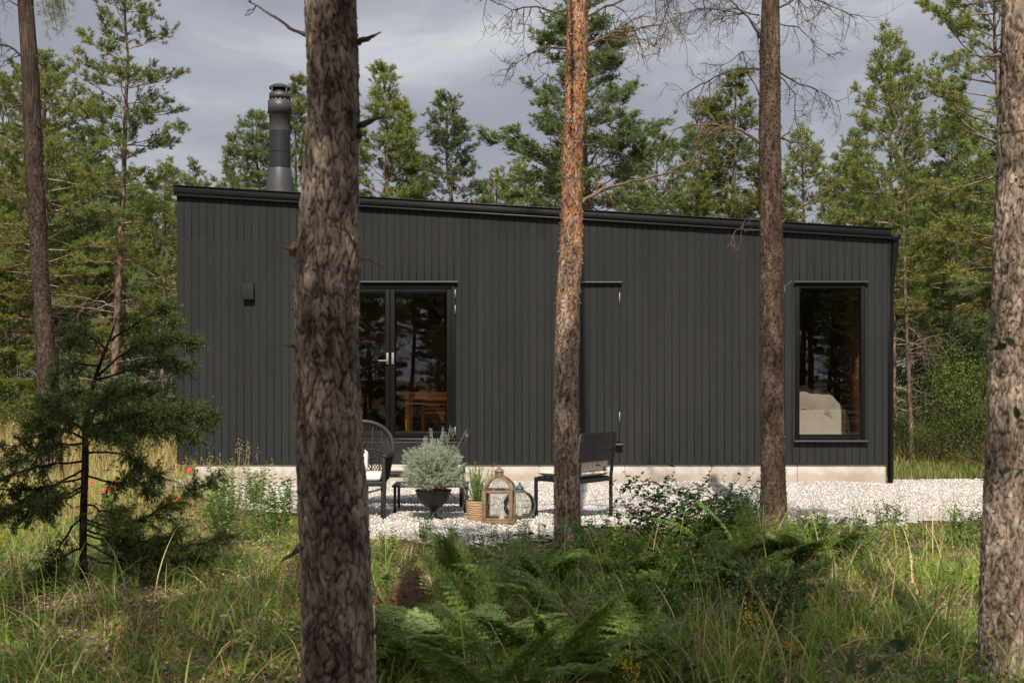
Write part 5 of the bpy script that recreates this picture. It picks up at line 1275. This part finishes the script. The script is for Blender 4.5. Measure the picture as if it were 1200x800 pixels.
# ferns -------------------------------------------------------------
def frond_mesh(L, seed, curl=.6, mat='fern', pin=15):
    rng = np.random.default_rng(seed); b = MB()
    n = 22; t = np.linspace(0, 1, n); el = np.radians(68 - 78 * t * curl * 1.3)
    ds = L / (n - 1); x = np.concatenate([[0], np.cumsum(np.cos(el[:-1]) * ds)]); z = np.concatenate([[0], np.cumsum(np.sin(el[:-1]) * ds)])
    sp = np.stack([x, .02 * np.sin(t * 4 + seed), z], -1)
    b.tube(sp, np.linspace(.0042, .0012, n), 4, m=1, cap=False)
    P = []; D = []; LL = []; WW = []
    at = lambda q: np.array([np.interp(q, t, sp[:, i]) for i in range(3)])
    for i in range(pin):
        q = .26 + .72 * (i / (pin - 1)) ** .92; c = at(q); e = at(min(1, q + .02)); d = unit(e - at(q - .02))
        lat = np.array([0, 1.0, 0]); pl = L * .34 * (1 - (q - .26) / .76) ** .8 * (.72 if i == 0 else 1) + .018
        up = np.cross(lat, d)
        for s in (-1, 1):
            if rng.uniform() < .03: continue
            pd = unit(lat * s + d * (.35 + .25 * q) + rng.normal(size=3) * .05 - np.array([0, 0, .12]))
            m_ = max(4, int(pl / .018))
            for j in range(m_):
                f = (j + .6) / m_; pp = c + pd * pl * f + np.array([0, 0, -.10 * pl * f * f]); 
                ll = min(.045, pl * .32) * (1 - f) ** .65 + .007
                for s2 in (-1, 1):
                    side = unit(np.cross(pd, up)) * s2
                    P.append(pp); D.append(unit(side + pd * .45 + rng.normal(size=3) * .10)); LL.append(ll * rng.uniform(.85, 1.1)); WW.append(ll * .5 + .002)
            b.tube([c, c + pd * pl * .5 + np.array([0, 0, -.025 * pl]), c + pd * pl + np.array([0, 0, -.1 * pl])], [.0014, .001, .0006], 3, m=1, cap=False)
    nrm = np.tile(np.array([.1, 0, 1.0]), (len(P), 1)) + rng.normal(size=(len(P), 3)) * .25
    P = np.array(P); D = unit(np.array(D)); LL = np.array(LL)[:, None]; WW = np.array(WW)[:, None]
    s = unit(np.cross(D, nrm)); V = np.stack([P - s * WW * .5, P + D * LL * .5 - s * WW * .42, P + D * LL, P + D * LL * .5 + s * WW * .42, P + s * WW * .5], 1).reshape(-1, 3)
    k = len(P); off = (np.arange(k) * 5)[:, None, None]
    b.add(V, tris=(np.array([[0, 1, 4], [1, 3, 4], [1, 2, 3]])[None] + off).reshape(-1, 3), m=0)
    return b
def make_fern(seed, nf, L, mat='fern'):
    root = empty('fern'); rng = np.random.default_rng(seed)
    for i in range(nf):
        b = frond_mesh(L * rng.uniform(.6, 1.15), seed * 10 + i, rng.uniform(.35, 1.0), mat)
        o = b.obj('frond', [M[mat], M['stem']], root); o.rotation_euler = (rng.normal() * .25, rng.normal() * .2, i * 6.283 / nf + rng.normal() * .3)
    return root
FV = [make_fern(1, 6, .62), make_fern(2, 5, .85), make_fern(3, 7, .5), make_fern(4, 4, .95)]
fused = set()
def fern(k, px, py, label=None, s=1.0, rz=0.0, group='green ferns in the undergrowth', mat=None, h=0.0):
    d = CAMZ * F / (py - HY); x = (px - CX) * d / F
    o = FV[k] if k not in fused else copy_tree(FV[k]); fused.add(k)
    o.location = (x, d, float(hgt(x, d)) - .01 + h); o.scale = (s, s, s); o.rotation_euler = (0, 0, rz); o.name = 'fern'
    tag(o, label or 'green fern among the crowded fronds in the middle foreground', 'fern', group)
    return o
spots = [(1, 560, 735, .85, .3), (3, 665, 735, .8, 1.2), (0, 725, 750, 1.0, 2.0), (1, 650, 800, .9, 3.0), (3, 745, 790, .7, 5.2), (2, 470, 790, 1.2, .4),
         (1, 540, 688, .7, 1.4), (0, 640, 690, .9, .2), (2, 740, 695, 1.1, 3.3), (1, 585, 840, .8, 2.9)]
for k, px, py, s, rz in spots: fern(k, px, py, None, s, rz)
for k, px, py, s, rz in ((1, 870, 668, .85, .5), (0, 830, 660, 1.1, 1.5), (2, 920, 672, 1.2, 2.6), (0, 960, 662, .9, 3.6), (1, 845, 700, .8, 5.0), (2, 900, 705, 1.2, .9)):
    fern(k, px, py, 'green fern in the cluster around the foot of the dark trunk', s, rz, 'ferns around the dark trunk')
fern(2, 935, 770, 'single orange withered fern among the grass below the dark trunk', .27, .5, None)
lastf = [o for o in COL.objects if o.get('label', '').startswith('single orange')][0]
for c in lastf.children:
    c.data = c.data.copy(); c.data.materials[0] = M['fern_orange']
o = fern(0, 552, 800, 'fern tinted pale yellow-green for a sun spot, in the bottom middle foreground', .95, 1.0, None, h=.1)
for c in o.children:
    c.data = c.data.copy(); c.data.materials[0] = M['fern_sunlit']
for px, py, s, rz in ((468, 745, .75, .6),):
    o = fern(1, px, py, 'brown withering fern left of the crowded green fronds', s, rz, 'browned ferns')
    for c in o.children:
        c.data = c.data.copy(); c.data.materials[0] = M['fern_brown']

# leafy plants --------------------------------------------------------
def plant(seed, nst, H, leafL, leafW, nl, mat, stem='stem', spread=.35, name='weed', lean=.3, tipdrop=0.0, head=None, twig=0):
    rng = np.random.default_rng(seed); root = empty(name); b = MB(); P = []; D = []; S = MB(); HP = []; HA = []
    for i in range(nst):
        a = rng.uniform(0, 6.28); h = H * rng.uniform(.6, 1.05); ln = rng.uniform(.3, 1) * lean; st = np.array([math.cos(a) * spread * .15, math.sin(a) * spread * .15, 0])
        pts = [st + np.array([math.cos(a) * ln * h * t * t, math.sin(a) * ln * h * t * t, h * t]) + rng.normal(size=3) * .006 for t in np.linspace(0, 1, 7)]; pts = np.array(pts)
        S.tube(pts, np.linspace(.0035, .0014, 7), 4, cap=False)
        segs = [(pts, nl)]
        for q in range(twig):
            t = rng.uniform(.3, .85); j = int(t * 6); aa = rng.uniform(0, 6.28); tl = h * rng.uniform(.2, .4); e = pts[j] + np.array([math.cos(aa) * tl, math.sin(aa) * tl, tl * rng.uniform(.2, .8)])
            tp = np.array([pts[j], (pts[j] + e) / 2 + [0, 0, .01], e]); S.tube(tp, [.002, .0016, .001], 3, cap=False); segs.append((tp, max(5, nl // 2)))
        for pt, nn in segs:
            n = len(pt)
            for q in range(nn):
                t = .15 + .85 * (q + rng.uniform()) / nn; j = min(n - 2, int(t * (n - 1))); f = t * (n - 1) - j; bp = pt[j] + (pt[j + 1] - pt[j]) * f; aa = q * 2.4 + rng.normal() * .3
                P.append(bp); D.append([math.cos(aa), math.sin(aa), rng.uniform(-.1, .8) - tipdrop])
        if head:
            for q in range(head[0]):
                HP.append(pts[-1] + rng.normal(size=3) * np.array([.012, .012, .03]) * head[1]); HA.append(unit(rng.normal(size=3) + np.array([0, 0, 1.0])))
    S.obj('stems', M[stem], root)
    if P:
        P = np.array(P); leaves(b, P, np.array(D), rng.uniform(.6, 1.15, len(P)) * leafL, rng.uniform(.7, 1.1, len(P)) * leafW, rng=rng); b.obj('leaves', M[mat], root)
    if head:
        b = MB(); leaves(b, np.array(HP), np.array(HA), head[2], head[2] * .7, rng=rng); b.obj('plume', M[head[3]], root)
    return root
pused = set()
def put(proto, px, py, label, cat, group=None, s=1.0, rz=0.0, d=None, hh=None):
    d = d or CAMZ * F / (py - HY); x = (px - CX) * d / F
    o = proto if proto.name not in pused else copy_tree(proto)
    pused.add(proto.name)
    o.location = (x, d, float(hgt(x, d)) if hh is None else hh); o.scale = (s, s, s); o.rotation_euler = (0, 0, rz); tag(o, label, cat, group)
    if group is None and 'group' in o: del o['group']
    return o
rg = random.Random(9)
w1 = plant(11, 5, .55, .055, .017, 26, 'leaf', name='leafy_weed', lean=.18); w2 = plant(12, 4, .7, .07, .014, 30, 'leaf', name='leafy_weed', lean=.12, spread=.6); w3 = plant(13, 4, .42, .05, .026, 16, 'leaf_dark', name='leafy_weed', twig=3)
for i in range(26):
    px = rg.uniform(235, 350); py = rg.uniform(592, 632); put(rg.choice([w1, w2, w1]), px, py, 'leafy green weed at the gravel edge left of the nearest trunk', 'weed', 'weeds at the gravel edge left of the nearest trunk', rg.uniform(.6, 1.05), rg.uniform(0, 6.28))
for i in range(10):
    px = rg.uniform(120, 240); py = rg.uniform(585, 625); put(rg.choice([w1, w3]), px, py, 'leafy weed among the poppies right of the juniper', 'weed', 'weeds among the poppies', rg.uniform(.6, 1.0), rg.uniform(0, 6.28))
for i in range(26):
    px = rg.uniform(840, 1145); py = rg.uniform(612, 660); put(rg.choice([w3, w1, w3]), px, py, 'small dark-leaved weed along the gravel edge right of the dark trunk', 'weed', 'weeds along the right gravel edge', rg.uniform(.35, .8), rg.uniform(0, 6.28))
for i in range(30):
    px = rg.uniform(445, 830); py = rg.uniform(675, 800); put(rg.choice([w3, w3, w1]), px, py, 'low leafy plant growing between the ferns', 'weed', 'low leafy plants between the ferns', rg.uniform(.4, .75), rg.uniform(0, 6.28))
for i in range(20):
    px = rg.uniform(440, 640); py = rg.uniform(640, 675); put(rg.choice([w3, w1]), px, py, 'small weed at the gravel edge in front of the pots', 'weed', 'weeds in front of the pots', rg.uniform(.35, .6), rg.uniform(0, 6.28))
sh = plant(21, 12, .78, .05, .026, 18, 'leaf_dark', 'stem_brown', 1.6, 'shrub', .65, twig=6)
put(sh, 775, 652, 'dark-leaved shrub right of the patio chair', 'shrub', None, 1.0, .4)
put(sh, 735, 650, 'smaller dark-leaved shrub touching the orange trunk', 'shrub', None, .62, 2.0)
put(sh, 1175, 640, 'dark-leaved shrub by the gravel beside the right trunk', 'shrub', None, .6, 3.0)
sh2 = plant(24, 9, .6, .06, .022, 22, 'leaf', 'stem_brown', 1.4, 'shrub', .55, twig=4)
for i, (px, py, s_) in enumerate(((700, 668, .8), (812, 655, .95), (760, 690, .9), (855, 640, .8), (935, 650, .7), (985, 655, .6), (790, 730, .8), (900, 740, .7))):
    put((sh2, sh)[i % 2] if i else sh2, px, py, 'leafy green shrub in the tangle between the ferns and the gravel edge', 'shrub', 'leafy shrubs in the tangle at the gravel edge', s_, i * .9)
sp = plant(22, 1, .95, .06, .028, 9, 'leaf', 'stem', .2, 'sapling', .08, twig=7)
put(sp, 1122, 640, 'thin leafy sapling standing on the gravel left of the right trunk', 'sapling', None, .62, 1.0)
put(sp, 1042, 625, 'short dark sapling on the gravel below the cabin corner', 'sapling', None, .4, 2.4)
br = plant(23, 5, .5, .11, .05, 7, 'leaf', 'stem', .9, 'broadleaf_seedling', .45)
put(br, 635, 668, 'broad-leaved seedling left of the orange trunk foot', 'seedling', None, .75, .5); put(br, 440, 800, 'broad-leaved seedling at the foot of the nearest trunk', 'seedling', None, .6, 2.5)
dg = MB()
dw = plant(31, 7, .85, .03, .004, 10, 'grass_dry', 'stem_dry', 1.2, 'dry_stalks', .16, head=(14, 1.3, .014, 'grass_dry'))
for i in range(9):
    put(dw, rg.uniform(205, 300), rg.uniform(588, 612), 'tuft of dry seed stalks in front of the high cabin corner', 'dry stalks', 'dry stalks by the cabin corner', rg.uniform(.6, 1.0), rg.uniform(0, 6.28))
for i in range(10):
    put(dw, rg.uniform(-10, 190), rg.uniform(570, 590), 'tuft of tall dry stalks behind the juniper', 'dry stalks', 'dry stalks behind the juniper', rg.uniform(.8, 1.3), rg.uniform(0, 6.28))
for i, (px, py, l) in enumerate(((60, 770, 'tuft of seed stalks in the bottom left corner'), (860, 780, 'tuft of seed stalks between the ferns and the grass at lower right'), (1090, 760, 'tuft of seed stalks left of the right trunk'), (300, 770, 'tuft of seed stalks left of the nearest trunk'))):
    put(dw, px, py, l, 'dry stalks', None, .7, i)
# poppies
def poppy(px, py, d, lab, s=1.0):
    x = (px - CX) * d / F; z0 = float(hgt(x, d)); z = CAMZ - (py - HY) * d / F - z0; root = empty('poppy', (x, d, z0), label=lab, cat='flower', group='red poppies right of the juniper')
    b = MB(); b.tube([(.02, 0, 0), (.01, 0, z * .5), (0, 0, z)], [.002, .0018, .0015], 4, cap=False); b.obj('stem', M['stem'], root)
    b = MB(); rng = np.random.default_rng(int(px)); a = np.arange(6) * 1.047 + rng.uniform(); D = np.stack([np.cos(a), np.sin(a) * 1.0, np.full(6, .45)], -1)
    D = D @ np.array(Matrix.Rotation(.9, 3, 'X')).T
    leaves(b, np.tile([0, 0, z], (6, 1)), D, .036 * s, .042 * s, rng=rng, fold=.1, Nrm=np.tile([0, -.7, .7], (6, 1))); b.obj('petals', M['poppy'], root)
    b = MB(); b.lathe([(0, -.002), (.006, 0), (.007, .005), (0, .008)], (0, -.006, z), 10); b.obj('flower_centre', M['iron'], root)
poppy(125, 576, 11.0, 'largest red poppy, nearest the juniper trunk', 1.05)
poppy(194, 587, 12.2, 'red poppy low in front of the white gravel', 1.0); poppy(209, 584, 12.4, 'red poppy just right of the low one on the gravel', .9); poppy(222, 551, 13.5, 'red poppy raised beside the plinth end', .95); poppy(134, 570, 12.6, 'faint red poppy behind the largest one', .7); poppy(108, 565, 12.8, 'small red poppy close beside the juniper trunk', .8)
yf = plant(41, 3, .42, .05, .01, 14, 'leaf', 'stem', .5, 'yellow_wildflower', .2, head=(34, 1.6, .014, 'yellow'))
put(yf, 315, 735, 'yellow wildflower left of the nearest trunk, upper of two', 'flower', None, .7, 0); put(yf, 338, 770, 'yellow wildflower beside the nearest trunk, lower of two', 'flower', None, .6, 1); put(yf, 893, 790, 'yellow wildflower in the grass below the dark trunk', 'flower', None, .75, 2)
put(yf, 752, 850, 'yellow wildflower at the bottom edge under the ferns', 'flower', None, .75, 3); put(yf, 10, 670, 'yellow wildflower at the far left edge', 'flower', None, .75, 3)
# mushroom left of the nearest trunk
mx, my = (262 - 600) * 6.6 / F, 6.6; zg = float(hgt(mx, my)); ms_ = empty('mushroom', (mx, my, zg), label='small pale mushroom in the grass left of the nearest trunk', cat='mushroom')
b = MB(); b.lathe([(0, 0), (.005, 0), (.004, .09)], (0, 0, 0), 10); b.obj('stalk', M['candle'], ms_, True)
b = MB(); b.lathe([(0, .085), (.022, .088), (.023, .092), (.012, .10), (0, .102)], (0, 0, 0), 16); b.obj('cap', M['cushion'], ms_, True)

# bushes in the distance on the right
def bush(seed, R, H, mat, n=5200, ll=.05):
    rng = np.random.default_rng(seed); root = empty('bush'); b = MB(); S = MB()
    lobes = [(rng.normal() * R * .5, rng.normal() * R * .5, rng.uniform(.35, .85) * H, rng.uniform(.3, .55) * R) for i in range(12)]
    for lx, ly, lz, lr in lobes: S.tube([(0, 0, 0), (lx * .4, ly * .4, lz * .5), (lx, ly, lz)], [.02, .012, .005], 4, cap=False)
    li = rng.integers(0, 12, n); v = unit(rng.normal(size=(n, 3))) * (rng.uniform(.35, 1.15, (n, 1)))
    L_ = np.array(lobes); P = L_[li, :3] + v * L_[li, 3:4]; P = P[P[:, 2] > .02]; k = len(P)
    leaves(b, P, rng.normal(size=(k, 3)) + np.array([0, 0, .3]), rng.uniform(.6, 1.2, k) * ll, rng.uniform(.5, 1, k) * ll * .5, rng=rng)
    S.obj('stems', M['stem_brown'], root); b.obj('foliage', M[mat], root); return root
bu1 = bush(51, 1.1, 1.7, 'bush'); bu2 = bush(52, .9, 1.3, 'bush', 4200, .045); bu3 = bush(53, 1.2, 2.2, 'leaf_dark', 5600, .055); bu3b = bush(54, .9, .8, 'bush', 3600, .035)
for i, (pr_, px, d, s) in enumerate(((bu1, 1120, 20.5, 1.05), (bu2, 1145, 18.9, .9), (bu1, 1190, 19.5, 1.1), (bu3, 1155, 22.5, 1.15), (bu3, 1090, 24, 1.0), (bu2, 1100, 19.2, .6), (bu3, 1125, 26, 1.2), (bu3b, 1065, 20.0, .7), (bu3b, 1165, 18.0, .8), (bu1, 1240, 21, 1.2), (bu3, 1215, 24, 1.3))):
    put(pr_, px, 0, 'leafy undergrowth bush right of the cabin', 'bush', 'undergrowth bushes right of the cabin', s, i * 1.1, d)
for i, (pr_, px, d, s) in enumerate(((bu3b, 200, 18.5, 1.1), (bu2, 160, 20, .9), (bu3, 60, 24, .9), (bu2, 20, 21, .8), (bu1, 100, 23, .8), (bu3, 185, 26, 1.1), (bu3, -20, 25, 1.1), (bu3b, 120, 18, .8))):
    put(pr_, px, 0, 'yellow-green undergrowth bush left of the cabin', 'bush', 'undergrowth bushes left of the cabin', s, i * 1.7, d)

# near out-of-focus twigs at right edge and bottom
def near_twig(pts, seed, n, label, ll=.035, bare=False, mat='leaf_dark', d0=2.6):
    rng = np.random.default_rng(seed); P3 = np.array([list(W(x, y, dd)) for x, y, dd in pts]); off = P3[0].copy(); P3 = P3 - off
    root = empty('leafy_twig', tuple(off), label=label, cat='twig'); b = MB(); b.tube(P3, np.linspace(.003, .0012, len(P3)), 5); b.obj('stem', M['stem_brown'], root, True)
    P = []; D = []
    for i in range(n):
        t = (i + .6) / n * (len(P3) - 1); j = min(len(P3) - 2, int(t)); bp = P3[j] + (P3[j + 1] - P3[j]) * (t - j); d = unit(P3[j + 1] - P3[j]); P.append(bp); D.append(unit(d * .5 + rng.normal(size=3) * .8))
    b = MB(); leaves(b, np.array(P), np.array(D), rng.uniform(.7, 1.2, n) * ll, rng.uniform(.45, .6, n) * ll, rng=rng, Nrm=np.array([[.1, -.8, .5]] * n) + rng.normal(size=(n, 3)) * .3); b.obj('leaves', M[mat], root)
near_twig([(1270, 420, 2.8), (1225, 412, 2.75), (1190, 404, 2.7), (1158, 400, 2.7)], 61, 10, 'leafy twig crossing the right trunk at mid height')
near_twig([(1260, 140, 2.9), (1220, 150, 2.85), (1180, 156, 2.8), (1160, 156, 2.8)], 62, 6, 'leafy twig crossing the right trunk near its top', .03)
near_twig([(1260, 520, 2.7), (1220, 500, 2.7), (1190, 490, 2.7)], 63, 7, 'leafy twig at the right edge below the middle')
near_twig([(1260, 560, 2.7), (1220, 552, 2.7), (1178, 548, 2.7)], 64, 5, 'lowest leafy twig at the right edge', .03)
near_twig([(900, 850, 3.3), (960, 820, 3.3), (1000, 785, 3.3), (1040, 770, 3.3), (1070, 755, 3.3)], 65, 8, 'leafy twig with broad leaves at the bottom right', .06)

# ------------------------------------------------------------------ camera, light, world
cam = bpy.data.cameras.new('camera'); co = bpy.data.objects.new('camera', cam); COL.objects.link(co)
co.location = (0, 0, CAMZ); co.rotation_euler = (math.radians(90), 0, 0)
cam.sensor_width = 36; cam.lens = 36 * F / 1200; cam.shift_y = 40 / 1200; cam.clip_start = .05; cam.clip_end = 2000
cam.dof.use_dof = True; cam.dof.focus_distance = 15.0; cam.dof.aperture_fstop = 5.6
SC.camera = co

EL, AZ = math.radians(50), math.radians(3.0)   # sun behind the viewpoint, a touch to the left
sun = bpy.data.lights.new('sun', 'SUN'); sun.energy = 5.0; sun.angle = math.radians(.53); sun.color = (1.0, .92, .80)
so = bpy.data.objects.new('sun', sun); COL.objects.link(so)
trav = Vector((math.sin(AZ) * math.cos(EL), math.cos(AZ) * math.cos(EL), -math.sin(EL)))
so.rotation_euler = trav.to_track_quat('-Z', 'Y').to_euler(); so.location = (-2, -20, 20)

w = bpy.data.worlds.new('World'); SC.world = w; w.use_nodes = True; nt = w.node_tree; nt.nodes.clear()
out = N(nt, 'ShaderNodeOutputWorld'); sky = N(nt, 'ShaderNodeTexSky', sky_type='NISHITA'); sky.sun_disc = False; sky.sun_elevation = EL
sky.sun_rotation = math.pi + AZ; sky.air_density = 1.0; sky.dust_density = 2.0
b1 = N(nt, 'ShaderNodeBackground'); b1.inputs[1].default_value = .09; nt.links.new(sky.outputs[0], b1.inputs[0])
tc = N(nt, 'ShaderNodeTexCoord'); mp = N(nt, 'ShaderNodeMapping'); mp.inputs['Scale'].default_value = (1, 1, 2.6); nt.links.new(tc.outputs['Generated'], mp.inputs[0])
n1 = noise(nt, mp.outputs[0], 2.3, 7, .55, .4)
cc = ramp(nt, n1, [(.33, (.32, .325, .37)), (.50, (.365, .37, .415)), (.59, (.46, .465, .50)), (.68, (.70, .70, .71))])
b2 = N(nt, 'ShaderNodeBackground'); nt.links.new(cc, b2.inputs[0])
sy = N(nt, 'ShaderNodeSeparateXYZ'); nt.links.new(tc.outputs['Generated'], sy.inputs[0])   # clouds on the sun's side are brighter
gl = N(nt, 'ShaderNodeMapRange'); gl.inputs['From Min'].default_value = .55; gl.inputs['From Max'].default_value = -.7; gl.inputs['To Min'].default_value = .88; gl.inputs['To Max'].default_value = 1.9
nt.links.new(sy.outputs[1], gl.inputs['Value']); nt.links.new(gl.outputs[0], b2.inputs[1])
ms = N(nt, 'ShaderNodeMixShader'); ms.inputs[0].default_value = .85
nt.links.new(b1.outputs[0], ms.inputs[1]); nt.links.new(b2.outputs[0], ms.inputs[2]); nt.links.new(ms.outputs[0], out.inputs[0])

SC.view_settings.view_transform = 'Standard'; SC.view_settings.look = 'None'; SC.view_settings.exposure = .22; SC.view_settings.gamma = 1
SC.render.engine = 'CYCLES'
SC.cycles.use_denoising = True
SC.cycles.max_bounces = 6; SC.cycles.transparent_max_bounces = 12; SC.cycles.diffuse_bounces = 3
SC.cycles.sample_clamp_indirect = 6
